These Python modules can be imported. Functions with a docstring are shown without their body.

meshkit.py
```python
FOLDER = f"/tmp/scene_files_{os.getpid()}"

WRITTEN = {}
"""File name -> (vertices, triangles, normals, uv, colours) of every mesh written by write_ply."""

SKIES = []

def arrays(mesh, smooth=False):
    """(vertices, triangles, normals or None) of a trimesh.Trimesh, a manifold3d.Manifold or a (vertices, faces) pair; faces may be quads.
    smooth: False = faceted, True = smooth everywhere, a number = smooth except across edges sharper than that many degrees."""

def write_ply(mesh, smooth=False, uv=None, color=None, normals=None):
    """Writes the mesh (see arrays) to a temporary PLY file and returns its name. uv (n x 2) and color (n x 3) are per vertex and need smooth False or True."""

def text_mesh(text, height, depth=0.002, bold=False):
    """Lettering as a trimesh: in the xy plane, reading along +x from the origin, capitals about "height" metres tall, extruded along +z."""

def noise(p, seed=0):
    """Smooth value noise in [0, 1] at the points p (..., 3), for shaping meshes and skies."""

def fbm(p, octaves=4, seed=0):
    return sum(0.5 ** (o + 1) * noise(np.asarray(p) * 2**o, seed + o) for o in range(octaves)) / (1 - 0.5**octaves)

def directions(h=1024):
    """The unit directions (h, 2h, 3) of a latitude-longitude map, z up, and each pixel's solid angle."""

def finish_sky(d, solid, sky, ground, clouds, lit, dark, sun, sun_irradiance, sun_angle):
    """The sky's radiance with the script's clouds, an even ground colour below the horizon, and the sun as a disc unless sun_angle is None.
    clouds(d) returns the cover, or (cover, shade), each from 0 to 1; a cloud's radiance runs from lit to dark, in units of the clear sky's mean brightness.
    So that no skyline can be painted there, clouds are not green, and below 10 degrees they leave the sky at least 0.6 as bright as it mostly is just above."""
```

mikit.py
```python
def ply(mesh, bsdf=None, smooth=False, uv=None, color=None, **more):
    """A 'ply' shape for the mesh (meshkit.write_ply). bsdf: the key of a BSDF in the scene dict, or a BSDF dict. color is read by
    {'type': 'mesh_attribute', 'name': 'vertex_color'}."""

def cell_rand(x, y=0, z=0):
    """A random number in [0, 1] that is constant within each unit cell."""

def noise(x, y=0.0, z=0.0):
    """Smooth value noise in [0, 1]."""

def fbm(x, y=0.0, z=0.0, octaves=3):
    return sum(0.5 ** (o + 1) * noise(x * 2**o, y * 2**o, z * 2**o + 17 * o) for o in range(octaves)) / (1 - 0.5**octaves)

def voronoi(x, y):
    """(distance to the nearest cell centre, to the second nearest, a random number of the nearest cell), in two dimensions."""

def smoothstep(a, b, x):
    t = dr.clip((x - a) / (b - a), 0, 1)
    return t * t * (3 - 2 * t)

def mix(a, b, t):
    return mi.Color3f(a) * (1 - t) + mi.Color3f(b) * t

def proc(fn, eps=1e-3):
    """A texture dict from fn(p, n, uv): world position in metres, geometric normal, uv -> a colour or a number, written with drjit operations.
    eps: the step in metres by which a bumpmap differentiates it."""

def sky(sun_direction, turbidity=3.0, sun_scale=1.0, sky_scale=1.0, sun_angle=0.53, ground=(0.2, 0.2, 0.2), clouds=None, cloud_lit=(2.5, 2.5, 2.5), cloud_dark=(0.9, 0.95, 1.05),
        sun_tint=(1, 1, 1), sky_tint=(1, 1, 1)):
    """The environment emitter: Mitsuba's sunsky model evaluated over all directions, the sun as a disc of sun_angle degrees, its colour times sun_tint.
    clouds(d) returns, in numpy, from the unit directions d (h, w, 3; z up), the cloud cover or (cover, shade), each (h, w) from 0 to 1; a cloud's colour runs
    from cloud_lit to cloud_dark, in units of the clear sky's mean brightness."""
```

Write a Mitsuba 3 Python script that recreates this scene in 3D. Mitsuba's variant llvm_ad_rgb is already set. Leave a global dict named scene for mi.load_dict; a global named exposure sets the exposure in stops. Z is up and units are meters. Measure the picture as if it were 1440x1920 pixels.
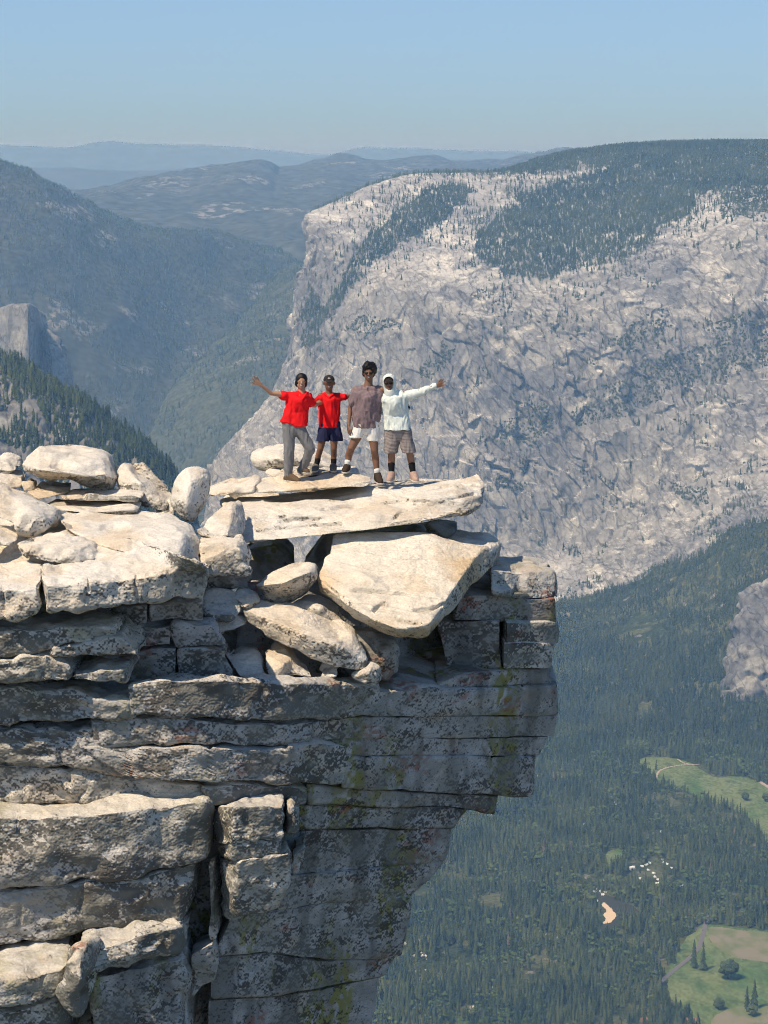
import math, numpy as np, trimesh, mitsuba as mi, drjit as dr, mikit, meshkit
from manifold3d import Manifold, Mesh
from mikit import noise, fbm, smoothstep, mix, proc
from scipy.interpolate import PchipInterpolator
from scipy.spatial import cKDTree
from scipy import sparse
from shapely import Polygon, contains_xy
T = mi.ScalarTransform4f
scene, labels = {}, {}

# ------------------------------------------------------------------ camera, sky, air, exposure
W, H, F, PITCH = 1440.0, 1920.0, 4200.0, math.radians(9.25)
FW = np.array([0, math.cos(PITCH), -math.sin(PITCH)]); UP = np.array([0, math.sin(PITCH), math.cos(PITCH)])
exposure = 1.75
SIGMA = 1.0e-5
scene['camera'] = {'type': 'perspective', 'fov': 2 * math.degrees(math.atan(W / 2 / F)), 'fov_axis': 'x', 'near_clip': 1.0, 'far_clip': 2.0e5,
                   'to_world': T().look_at(origin=[0, 0, 0], target=FW.tolist(), up=[0, 0, 1]), 'medium': {'type': 'ref', 'id': 'haze_air'}}
SUN = np.array([-0.44, -0.35, 0.82])
scene['sky'] = mikit.sky(SUN.tolist(), turbidity=3, sky_scale=0.92, sky_tint=(0.90, 1.0, 1.05), sun_tint=(1.0, 0.98, 0.95))
scene['haze_air'] = {'type': 'homogeneous', 'albedo': {'type': 'rgb', 'value': [0.74, 0.89, 0.995]}, 'sigma_t': {'type': 'rgb', 'value': [2.1 * SIGMA, 3.3 * SIGMA, 5.1 * SIGMA]}}
scene['haze'] = {'type': 'cube', 'to_world': T().translate([0, 31500, -1230]).scale([30000, 34500, 1370]), 'bsdf': {'type': 'null'}, 'interior': {'type': 'ref', 'id': 'haze_air'}}
labels['haze'] = {'kind': 'stuff', 'label': 'pale blue summer haze filling the valley and fading the far hills', 'category': 'haze'}


# ------------------------------------------------------------------ helpers
def ray(px, py):
    px, py = np.asarray(px, float), np.asarray(py, float)
    d = FW + ((px - W / 2) / F)[..., None] * np.array([1.0, 0, 0]) - ((py - H / 2) / F)[..., None] * UP
    return d / d[..., 1:2]


def P(px, py, d):            # the point seen at a pixel of the photograph, d metres ahead
    return ray(px, py) * np.asarray(d, float)[..., None]


def Z(px, py, z):            # the point seen at that pixel on the level plane z
    r = ray(px, py)
    return r * (np.asarray(z, float) / r[..., 2])[..., None]


def proj(v):
    c = v @ np.stack([[1.0, 0, 0], UP, FW], 1)
    return np.stack([W / 2 + F * c[:, 0] / c[:, 2], H / 2 - F * c[:, 1] / c[:, 2]], 1)


def key(name, parent=None):
    base = f'{parent}__{name}' if parent else name
    k, n = base, 0
    used = USED
    while k in used:
        n += 1
        k = f'{base}_{n:03d}'
    used.add(k)
    return k


USED = set()


def put(name, mesh, bsdf, parent=None, smooth=True, label=None, cat=None, group=None, kind=None, color=None):
    k = key(name, parent)
    scene[k] = mikit.ply(mesh, bsdf, smooth=smooth) if not isinstance(mesh, dict) else mesh
    say(k, label, cat, group, kind)
    return k


def say(k, label=None, cat=None, group=None, kind=None):
    d = {a: b for a, b in (('label', label), ('category', cat), ('group', group), ('kind', kind)) if b}
    if d:
        labels[k] = d


def vnormals(v, f):
    n = np.zeros_like(v)
    fn = np.cross(v[f[:, 1]] - v[f[:, 0]], v[f[:, 2]] - v[f[:, 0]])
    for k in range(3):
        np.add.at(n, f[:, k], fn)
    return n / np.maximum(np.linalg.norm(n, axis=1, keepdims=True), 1e-12)


def relax(v, f, it, lam=0.6):
    e = np.vstack([f[:, [0, 1]], f[:, [1, 2]], f[:, [2, 0]]])
    a = sparse.coo_matrix((np.ones(len(e)), (e[:, 0], e[:, 1])), shape=(len(v),) * 2).tocsr()
    a = ((a + a.T) > 0).astype(float)
    a = sparse.diags(1 / np.maximum(np.asarray(a.sum(1)).ravel(), 1)) @ a
    for _ in range(it):
        v = v + lam * (a @ v - v)
    return v


def N(p, s, o=3, seed=0):
    return meshkit.fbm(np.asarray(p) * s, o, seed) - 0.5


def ridge(p, s, o=3, seed=0):
    return sum(0.5 ** k * (1 - np.abs(2 * meshkit.noise(np.asarray(p) * s * 2 ** k, seed + k) - 1)) for k in range(o)) / 1.75 - 0.5


def facets(p, cell, tilt, jitter, seed, soft=0.07):
    """Broken planes: each cell of a random cloud is its own tilted plane (metres of offset)."""
    r = np.random.default_rng(seed)
    lo, hi = p.min(0) - cell, p.max(0) + cell
    n = int(np.clip(np.prod(np.maximum((hi - lo) / cell, 1)), 8, 60000))
    c = r.uniform(lo, hi, (n, 3))
    dd, i = cKDTree(c).query(p + cell * 0.25 * np.stack([N(p, 1.7 / cell, 2, seed + k) for k in range(3)], 1), k=3)
    t, o = r.normal(0, tilt, (n, 3)), r.uniform(-jitter, jitter, n)
    w = np.exp(-(dd - dd[:, :1]) / (soft * cell))
    w /= w.sum(1, keepdims=True)
    return sum(w[:, a] * (((p - c[i[:, a]]) * t[i[:, a]]).sum(1) + o[i[:, a]]) for a in range(3))


def clean(v, f):
    m = trimesh.Trimesh(v, f, process=True)
    return np.array(m.vertices), np.array(m.faces)


def weather(v, f, seed, amp=1.0, rnd=2, cell=0.5, blocky=1.0, strata=0.0, pit=None, knob=0.0, cracks=None, crackw=3.5, crackd=0.07):
    v = relax(v, f, rnd)
    n = vnormals(v, f)
    p = v + seed * 3.17
    d = amp * (0.10 * N(p, 1.1, 2, seed) + 0.05 * N(p, 4.0, 3, seed + 3) + 0.022 * N(p, 17.0, 2, seed + 5))
    if blocky:
        d += blocky * facets(p, cell, 0.10, 0.018, seed + 9)
    if strata:
        d += strata * (ridge(p * [0.5, 0.5, 5.0], 1.0, 2, seed + 11))
    if knob:
        d += knob * (0.10 * np.maximum(0, N(p * [1, 1, 1.3], 3.3, 3, seed + 21)) - 0.09 * np.maximum(0, ridge(p, 5.0, 2, seed + 25)))
    if pit is not None:
        for c, rad, dep in pit:
            q = np.linalg.norm((v - c) * [1, 0.8, 1], axis=1) / rad
            d -= dep * np.clip(1 - q ** 2, 0, 1) ** 0.7
    v = relax(v + n * d[:, None], f, 1, 0.25)
    if cracks is not None:
        n = vnormals(v, f)
        px = proj(v)
        front = (n * v).sum(1) < 0
        for c in cracks:
            c = np.array(c, float)
            best = np.full(len(v), 1e9)
            wob = px + 5 * np.stack([N(v, 5, 2, 3), N(v, 5, 2, 4)], 1)
            for a, b in zip(c[:-1], c[1:]):
                t = np.clip(((wob - a) @ (b - a)) / ((b - a) @ (b - a)), 0, 1)
                best = np.minimum(best, np.linalg.norm(wob - a - t[:, None] * (b - a), axis=1))
            v = v - n * (front * crackd * np.clip(1 - best / crackw, 0, 1))[:, None]
    return v, f


def hull_rock(pts, seed, L=0.036, amp=0.85, rnd=1, chips=9, chip=0.09, back=None, **k):
    pts = np.asarray(pts, float)
    if back is not None:
        pts = np.vstack([pts, pts.mean(0) + (pts - pts.mean(0)) * [0.85, 0.85, 0.85] + back])
    m = Manifold.hull_points(pts)
    r = np.random.default_rng(seed)
    lo, hi = pts.min(0), pts.max(0)
    for _ in range(chips):
        n = r.normal(size=3)
        n /= np.linalg.norm(n)
        far = (pts @ n).max()
        m = m.trim_by_plane((-n).tolist(), float(-(far - chip * r.uniform(0.3, 1.0))))
    m = m.refine_to_length(L)
    g = m.to_mesh()
    v, f = clean(np.array(g.vert_properties[:, :3], float), np.array(g.tri_verts, int))
    return weather(v, f, seed, amp, rnd, **k)


def resample(a, n):
    a = np.asarray(a, float)
    s = np.concatenate([[0], np.cumsum(np.linalg.norm(np.diff(a, axis=0), axis=1))])
    return np.stack([np.interp(np.linspace(0, s[-1], n), s, a[:, k]) for k in range(3)], 1)


def loft_rock(rows, seed, L=0.05, amp=1.0, rnd=3, endround=0.12, coarse_back=True, **k):
    """A solid whose cross-section corners run along the rows (closed in the order given)."""
    length = max(np.linalg.norm(np.diff(np.asarray(r, float), axis=0), axis=1).sum() for r in rows)
    nu = max(8, int(length / L))
    R = np.stack([resample(r, nu) for r in rows])              # rows x nu x 3
    ring = []
    for a in range(len(R)):
        b = (a + 1) % len(R)
        n = max(1, int(np.linalg.norm(R[b] - R[a], axis=1).max() / (L if a < len(R) - 2 else L * 5)))
        for t in np.linspace(0, 1, n, endpoint=False):
            ring.append(R[a] * (1 - t) + R[b] * t)
    G = np.stack(ring, 1)                                       # nu x nv x 3
    nv = G.shape[1]
    cap0, cap1 = [], []
    for t in (0.75, 0.5, 0.25, 0.0):                            # rounded ends
        for caps, g, s in ((cap0, G[0], -1), (cap1, G[-1], 1)):
            c = g.mean(0)
            axis = (G[-1].mean(0) - G[0].mean(0)); axis /= np.linalg.norm(axis)
            caps.append(c + (g - c) * t + axis * s * endround * (1 - t) * 0.6)
    full = np.concatenate([np.stack(cap0[::-1]), G, np.stack(cap1)])
    m = len(full)
    i, j = np.meshgrid(np.arange(m - 1), np.arange(nv), indexing='ij')
    a, b = i * nv + j, i * nv + (j + 1) % nv
    q = np.stack([a, b, b + nv, a + nv], -1).reshape(-1, 4)
    f = np.vstack([q[:, [0, 1, 2]], q[:, [0, 2, 3]]])
    v, f = clean(full.reshape(-1, 3), f)
    if (np.einsum('ij,ij->i', v[f[:, 0]], np.cross(v[f[:, 1]], v[f[:, 2]]))).sum() < 0:
        f = f[:, ::-1]
    f = f[(f[:, 0] != f[:, 1]) & (f[:, 1] != f[:, 2]) & (f[:, 0] != f[:, 2])]
    return weather(v, f, seed, amp, rnd, **k)


# ------------------------------------------------------------------ materials
def two(b):
    return {'type': 'twosided', 'bsdf': b}


def granite(lichen, up_free, cream, grey, stain=0.0, streak=0.0, moss=0.0, red=0.0, tone=1.0):
    def col(p, n, uv):
        x, y, z = p.x, p.y, p.z
        broad = fbm(x * 0.55, y * 0.55, z * 0.9, 3)
        c = mix(cream, grey, smoothstep(0.35, 0.65, broad))
        c = mix(c, (0.60, 0.44, 0.25), stain * smoothstep(0.52, 0.72, fbm(x * 0.8 + 31, y * 0.8, z * 1.6, 3)))
        vein = dr.abs(fbm(x * 0.35 + 2, y * 0.35, z * 5.5 + 0.7 * x, 3) - 0.5)
        c = c * (0.84 + 0.16 * smoothstep(0.0, 0.022, vein))
        c = mix(c, (0.52, 0.41, 0.27), 0.38 * smoothstep(0.54, 0.66, fbm(x * 2.2 + 50, y * 2.2, z * 3, 4)))
        fine = noise(x * 55, y * 55, z * 55)
        mid = fbm(x * 7, y * 7, z * 9 + 5, 3)
        c = c * (0.76 + 0.30 * fine + 0.34 * (mid - 0.35))
        if streak:
            s = fbm(x * 2.6, y * 2.6, z * 0.40, 4)
            c = c * (1 - 1.5 * streak * smoothstep(0.46, 0.62, s))
        if moss:
            ms = smoothstep(0.52, 0.66, fbm(x * 1.7 + 9, y * 1.7, z * 0.55, 3)) * smoothstep(0.35, 0.6, noise(x * 14, y * 14, z * 9))
            c = mix(c, (0.24, 0.23, 0.05), moss * ms)
        if red:
            rs = smoothstep(0.66, 0.74, fbm(x * 1.5 + 77, y * 1.5, z * 1.9, 3)) * smoothstep(0.4, 0.6, noise(x * 18, y * 18, z * 18))
            c = mix(c, (0.30, 0.09, 0.05), red * rs)
        if lichen:
            up = smoothstep(0.25, 0.7, n.z)
            reg = fbm(x * 0.8 + 3, y * 0.8, z * 1.1, 3)
            t = 0.30 * fbm(x * 5, y * 5, z * 5, 2) + 0.30 * noise(x * 19, y * 19, z * 17) + 0.40 * noise(x * 41, y * 41, z * 37)
            th = 0.66 - lichen * (0.06 + 0.50 * (reg - 0.36)) + up * up_free
            c = mix(c, (0.060, 0.058, 0.052), 0.85 * smoothstep(th - 0.09, th + 0.10, t))
            t2 = fbm(x * 3 + 40, y * 3, z * 3.5, 3)
            c = mix(c, (0.23, 0.23, 0.20), min(lichen, 1) * 0.6 * smoothstep(0.40, 0.62, t2) * (1 - up))
        return c * tone
    return col


def bump(fn, base, scale):
    return {'type': 'bumpmap', 'arbitrary': proc(fn, eps=0.01), 'scale': scale, 'bsdf': base}


def rough_bump(p, n, uv):
    return fbm(p.x * 11, p.y * 11, p.z * 14, 3) + 0.35 * noise(p.x * 48, p.y * 48, p.z * 48)


CREAM, PALE, GREY = (0.675, 0.630, 0.545), (0.665, 0.645, 0.59), (0.47, 0.46, 0.435)


def rock_bsdf(fn, scale=0.034):
    return two(bump(rough_bump, {'type': 'diffuse', 'reflectance': proc(fn)}, scale))


scene['granite_clean'] = rock_bsdf(granite(0.55, 0.5, CREAM, PALE, stain=0.5))
scene['granite_worn'] = rock_bsdf(granite(0.85, 0.30, CREAM, PALE, stain=0.25))
scene['granite_stained'] = rock_bsdf(granite(0.5, 0.30, (0.71, 0.67, 0.585), (0.69, 0.635, 0.53), stain=0.8))
scene['granite_lichen'] = rock_bsdf(granite(1.5, 0.34, (0.60, 0.57, 0.50), GREY, moss=0.3, red=0.6), 0.035)
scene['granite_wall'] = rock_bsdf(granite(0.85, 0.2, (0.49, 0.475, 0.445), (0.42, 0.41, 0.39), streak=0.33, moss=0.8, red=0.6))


def cliff_base(p, n):
    x, y, z = p.x, p.y, p.z
    broad = fbm(x / 260, y / 260, z / 330 + 3, 4)
    c = mix((0.275, 0.275, 0.262), (0.175, 0.180, 0.184), smoothstep(0.34, 0.66, broad))
    c = mix(c, (0.43, 0.425, 0.385), 0.65 * smoothstep(0.52, 0.70, fbm(x / 60 + 5, y / 60, z / 110, 4)))
    w = 26 * fbm(x / 70, y / 70, z / 70, 2)
    lean = x + 0.62 * z + w
    crack = dr.abs(fbm(lean / 40, y / 120, (z - x) / 190, 3) - 0.47)
    c = c * (0.55 + 0.45 * smoothstep(0.0, 0.035, crack))
    crack2 = dr.abs(noise((x + w) / 17, y / 40, z / 60) - 0.5)
    c = c * (0.76 + 0.24 * smoothstep(0.0, 0.09, crack2))
    c = c * (1 - 0.22 * smoothstep(0.55, 0.7, fbm((x + 0.3 * w) / 9, y / 20, z / 140, 3)))
    c = c * (0.70 + 0.34 * noise(x / 5, y / 5, z / 5) + 0.30 * noise(x / 12, y / 12, z / 10 + 2))
    stain = smoothstep(0.54, 0.68, fbm((x + w) / 21, y / 40, z / 230, 3)) * (1 - smoothstep(0.35, 0.6, n.z))
    c = c * (1 - 0.35 * stain)
    return c


def cliff_col(p, n, uv):
    return cliff_base(p, n) * 0.85


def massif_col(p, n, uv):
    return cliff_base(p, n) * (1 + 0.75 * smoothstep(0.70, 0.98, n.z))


def hill_far_col(p, n, uv):
    c = mix((0.040, 0.050, 0.036), (0.085, 0.09, 0.066), fbm(p.x / 500, p.y / 500, p.z / 250, 4))
    c = c * (0.6 + 0.8 * noise(p.x / 55, p.y / 55, p.z / 40))
    m = smoothstep(0.56, 0.72, fbm(p.x / 600 + 2, p.y / 600, p.z / 260, 5)) * smoothstep(0.48, 0.66, fbm(p.x / 50, p.y / 50, p.z / 40, 3))
    return mix(c, (0.34, 0.32, 0.28), 0.8 * m)


def far_col(p, n, uv):
    return mix((0.040, 0.048, 0.036), (0.085, 0.09, 0.07), fbm(p.x / 900, p.y / 900, p.z / 500, 3))


def forest_ground(p, n, uv):
    x, y, z = p.x, p.y, p.z
    c = mix((0.036, 0.052, 0.026), (0.095, 0.105, 0.052), smoothstep(0.35, 0.65, fbm(x / 60, y / 60, z / 60, 3)))
    c = mix(c, (0.24, 0.22, 0.185), 0.7 * smoothstep(0.66, 0.74, fbm(x / 35 + 9, y / 35, z / 35, 4)))
    return c * (0.7 + 0.6 * noise(x / 6, y / 6, z / 6))


def talus_col(p, n, uv):
    x, y, z = p.x, p.y, p.z
    c = mix((0.050, 0.062, 0.036), (0.095, 0.105, 0.060), fbm(x / 90, y / 90, z / 90, 3)) * (0.65 + 0.7 * noise(x / 14, y / 14, z / 14))
    m = smoothstep(0.58, 0.70, fbm((x - y) / 700, (x + y) / 70 + 3, z / 500, 4)) * smoothstep(0.46, 0.62, fbm(x / 170 + 4, y / 170, z / 170, 3)) * smoothstep(0.3, 0.6, noise(x / 13, y / 13, z / 13))
    return mix(c, (0.30, 0.29, 0.265), 0.7 * m)


def wood_soil(p, n, uv):
    c = mix((0.022, 0.030, 0.018), (0.050, 0.056, 0.032), fbm(p.x / 40, p.y / 40, p.z / 40, 3))
    return c * (0.7 + 0.6 * noise(p.x / 7, p.y / 7, p.z / 7))


def hill_col(p, n, uv):
    x, y, z = p.x, p.y, p.z
    c = mix((0.034, 0.042, 0.030), (0.075, 0.080, 0.055), fbm(x / 260, y / 260, z / 200, 4))
    c = c * (0.65 + 0.7 * noise(x / 22, y / 22, z / 22))
    rockm = smoothstep(0.54, 0.70, fbm(x / 300 + 11, y / 300, z / 170, 5)) * smoothstep(0.38, 0.60, fbm(x / 30, y / 30, z / 60, 3)) * (0.45 + 0.55 * smoothstep(0.35, 0.6, noise(x / 11, y / 11, z / 11)))
    return mix(c, (0.33, 0.31, 0.27), 0.85 * rockm)


def meadow_col(p, n, uv):
    x, y = p.x, p.y
    c = mix((0.070, 0.132, 0.040), (0.155, 0.190, 0.080), smoothstep(0.32, 0.68, fbm(x / 70, y / 110, 2.5, 5)))
    c = mix(c, (0.060, 0.100, 0.034), 0.6 * smoothstep(0.55, 0.68, fbm(x / 26, y / 40, 8.5, 3)))
    return c * (0.8 + 0.4 * noise(x / 5, y / 9))


def dry_col(p, n, uv):
    x, y = p.x, p.y
    return mix((0.225, 0.205, 0.140), (0.145, 0.175, 0.075), smoothstep(0.36, 0.60, fbm(x / 45, y / 70, 1.5, 5)))


def leaf(a, b):
    def col(p, n, uv):
        t = 0.6 * noise(p.x / 9, p.y / 9, 3.3) + 0.4 * smoothstep(0.35, 0.65, fbm(p.x / 110, p.y / 110, 7.7, 2))
        return mix(a, b, t * t * (3 - 2 * t)) * (0.75 + 0.5 * noise(p.x / 1.7, p.y / 1.7, p.z / 1.7))
    return two({'type': 'diffuse', 'reflectance': proc(col)})


def flat(*c):
    return two({'type': 'diffuse', 'reflectance': {'type': 'rgb', 'value': list(c)}})


scene['cliff_granite'] = two({'type': 'diffuse', 'reflectance': proc(cliff_col)})
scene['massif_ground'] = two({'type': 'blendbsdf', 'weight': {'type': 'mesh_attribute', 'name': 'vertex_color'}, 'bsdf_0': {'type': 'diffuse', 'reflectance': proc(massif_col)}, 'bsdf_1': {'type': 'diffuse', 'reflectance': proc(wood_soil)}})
scene['forest_floor'] = two({'type': 'diffuse', 'reflectance': proc(forest_ground)})
scene['wooded_hill'] = two({'type': 'diffuse', 'reflectance': proc(hill_col)})
scene['talus_ground'] = two({'type': 'diffuse', 'reflectance': proc(talus_col)})
scene['hazy_hill'] = two({'type': 'diffuse', 'reflectance': proc(hill_far_col)})
scene['far_hill'] = two({'type': 'diffuse', 'reflectance': proc(far_col)})
scene['meadow_grass'] = two({'type': 'diffuse', 'reflectance': proc(meadow_col)})
scene['dry_grass'] = two({'type': 'diffuse', 'reflectance': proc(dry_col)})
scene['conifer_dark'] = leaf((0.024, 0.044, 0.023), (0.078, 0.104, 0.045))
scene['conifer_light'] = leaf((0.050, 0.076, 0.032), (0.108, 0.130, 0.054))
scene['shrub_green'] = leaf((0.045, 0.062, 0.030), (0.085, 0.100, 0.048))
scene['broadleaf'] = leaf((0.050, 0.084, 0.030), (0.105, 0.138, 0.052))
scene['dead_wood'] = flat(0.17, 0.125, 0.09)
scene['bark'] = flat(0.10, 0.07, 0.05)
scene['asphalt'] = flat(0.16, 0.15, 0.15)
scene['path_dirt'] = flat(0.42, 0.34, 0.26)
scene['sand'] = flat(0.66, 0.52, 0.36)
scene['river_water'] = {'type': 'principled', 'base_color': {'type': 'rgb', 'value': [0.040, 0.042, 0.028]}, 'roughness': 0.5, 'specular': 0.15}
scene['river_water'] = two(scene['river_water'])
scene['white_roof'] = flat(0.75, 0.75, 0.73)
scene['brown_roof'] = flat(0.30, 0.16, 0.11)
scene['cabin_wall'] = flat(0.22, 0.15, 0.10)
scene['white_paint'] = flat(0.78, 0.78, 0.76)
scene['dark_glass'] = flat(0.03, 0.035, 0.04)
scene['rubber'] = flat(0.03, 0.03, 0.03)


# ------------------------------------------------------------------ terrain: surfaces through nets of surveyed points
def net(rows, nu, nv):
    """rows: lists of (px, py, d), all of one length -> a grid of world points (nv x nu)."""
    a = np.array([[P(*c) for c in r] for r in rows], float)
    u = np.linspace(0, a.shape[1] - 1, nu)
    w = np.linspace(0, a.shape[0] - 1, nv)
    a = PchipInterpolator(np.arange(a.shape[1]), a, axis=1)(u)
    return PchipInterpolator(np.arange(a.shape[0]), a, axis=0)(w)


def grid_mesh(g):
    nv, nu = g.shape[:2]
    i, j = np.meshgrid(np.arange(nv - 1), np.arange(nu - 1), indexing='ij')
    a = i * nu + j
    q = np.stack([a, a + nu, a + nu + 1, a + 1], -1).reshape(-1, 4)
    f = np.vstack([q[:, [0, 1, 2]], q[:, [0, 2, 3]]])
    v = g.reshape(-1, 3)
    n = vnormals(v, f)
    if (n * v).sum() > 0:
        f, n = f[:, ::-1], -n
    return v, f, n


SURF = {}


def terrain(name, g, disp, bsdf, label, parent=None):
    v, f, n = grid_mesh(g)
    v = v + n * disp(v, n)[:, None]
    k = put(name, (v, f), bsdf, parent, True, label, name.replace('_', ' '), kind='structure')
    SURF[k] = (v, f, vnormals(v, f))
    return k


def wrap(c, dx, dd):
    return (c[0] + dx, c[1] + 2, c[2] + dd)


# the great granite massif across the valley
skyl = [(580, 400, 9100), (640, 374, 9350), (690, 350, 9500), (790, 326, 9700), (860, 325, 9800), (930, 325, 10000), (1060, 292, 10300), (1190, 276, 10400), (1310, 271, 10400), (1450, 269, 10300), (1700, 262, 10200)]
midp = [(578, 404, 9050), (635, 395, 9150), (690, 385, 9200), (790, 372, 9300), (860, 375, 9300), (930, 380, 9300), (1060, 380, 9300), (1190, 370, 9250), (1320, 352, 9200), (1460, 340, 9100), (1700, 335, 9000)]
brow = [(576, 410, 9000), (625, 430, 8900), (685, 445, 8850), (780, 440, 8850), (850, 470, 8700), (910, 505, 8500), (1040, 520, 8400), (1180, 485, 8450), (1310, 420, 8600), (1460, 405, 8450), (1700, 400, 8300)]
r4 = [(565, 500, 8950), (605, 545, 8700), (660, 570, 8500), (770, 560, 8400), (840, 590, 8300), (900, 625, 8200), (1040, 640, 8150), (1190, 620, 8120), (1330, 560, 8200), (1470, 550, 8100), (1700, 555, 8000)]
r5 = [(548, 615, 8830), (590, 670, 8500), (640, 710, 8330), (760, 740, 8200), (830, 770, 8120), (900, 805, 8020), (1040, 820, 7960), (1190, 800, 7910), (1330, 755, 7900), (1470, 740, 7800), (1700, 730, 7700)]
r6 = [(502, 745, 8680), (550, 810, 8380), (600, 860, 8200), (730, 950, 7980), (800, 990, 7880), (880, 1020, 7800), (1040, 1030, 7750), (1190, 980, 7680), (1330, 930, 7560), (1470, 880, 7460), (1700, 860, 7300)]
r7 = [(392, 885, 8450), (450, 950, 8230), (520, 1010, 8020), (680, 1110, 7720), (760, 1140, 7580), (850, 1160, 7470), (1040, 1155, 7370), (1200, 1095, 7320), (1340, 1030, 7220), (1480, 985, 7060), (1700, 950, 6900)]
back = [(c[0], c[1] + 14, c[2] + 900) for c in skyl]
low = [(c[0] - 10, c[1] + 130, c[2] - 250) for c in r7]
rows = [back, skyl, midp, brow, r4, r5, r6, r7, low]
rows = [[wrap(r[0], 60, 1300), wrap(r[0], 22, 450)] + r for r in rows]


# woods and brush on the massif, as outlined on its surface (the soil under them is forest floor, not rock)
wood = [[(585, 602), (640, 520), (690, 440), (735, 398), (800, 358), (850, 345), (888, 360), (850, 400), (790, 440), (730, 478), (660, 540), (610, 606)],
        [(890, 470), (900, 440), (950, 400), (1000, 360), (1060, 340), (1130, 322), (1190, 300), (1300, 285), (1440, 282), (1700, 270), (1700, 355), (1440, 345), (1310, 365), (1290, 400), (1240, 440), (1190, 478), (1120, 500), (1010, 525), (920, 510)],
        [(925, 332), (1000, 304), (1100, 280), (1200, 268), (1440, 258), (1700, 250), (1700, 330), (1440, 320), (1200, 320), (1150, 312), (1120, 306), (1040, 318)],
        [(560, 590), (596, 560), (606, 640), (570, 660)]]
ledge = [[(1060, 770), (1110, 740), (1210, 690), (1330, 640), (1440, 620), (1440, 680), (1330, 720), (1200, 770), (1080, 800)], [(930, 790), (1010, 750), (1040, 790), (1000, 830), (940, 830)],
         [(640, 620), (690, 590), (760, 610), (700, 640)], [(1250, 900), (1330, 910), (1320, 950), (1260, 930)], [(1330, 600), (1390, 590), (1440, 620), (1380, 700)], [(780, 700), (830, 640), (850, 650), (820, 720)],
         [(1130, 640), (1200, 600), (1260, 620), (1180, 660)], [(930, 900), (990, 900), (990, 920), (930, 920)], [(1350, 350), (1440, 340), (1440, 400), (1350, 420)]]


def within(px, polys):
    m = np.zeros(len(px), bool)
    for p in polys:
        m |= contains_xy(Polygon(p), px[:, 0], px[:, 1])
    return m


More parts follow.
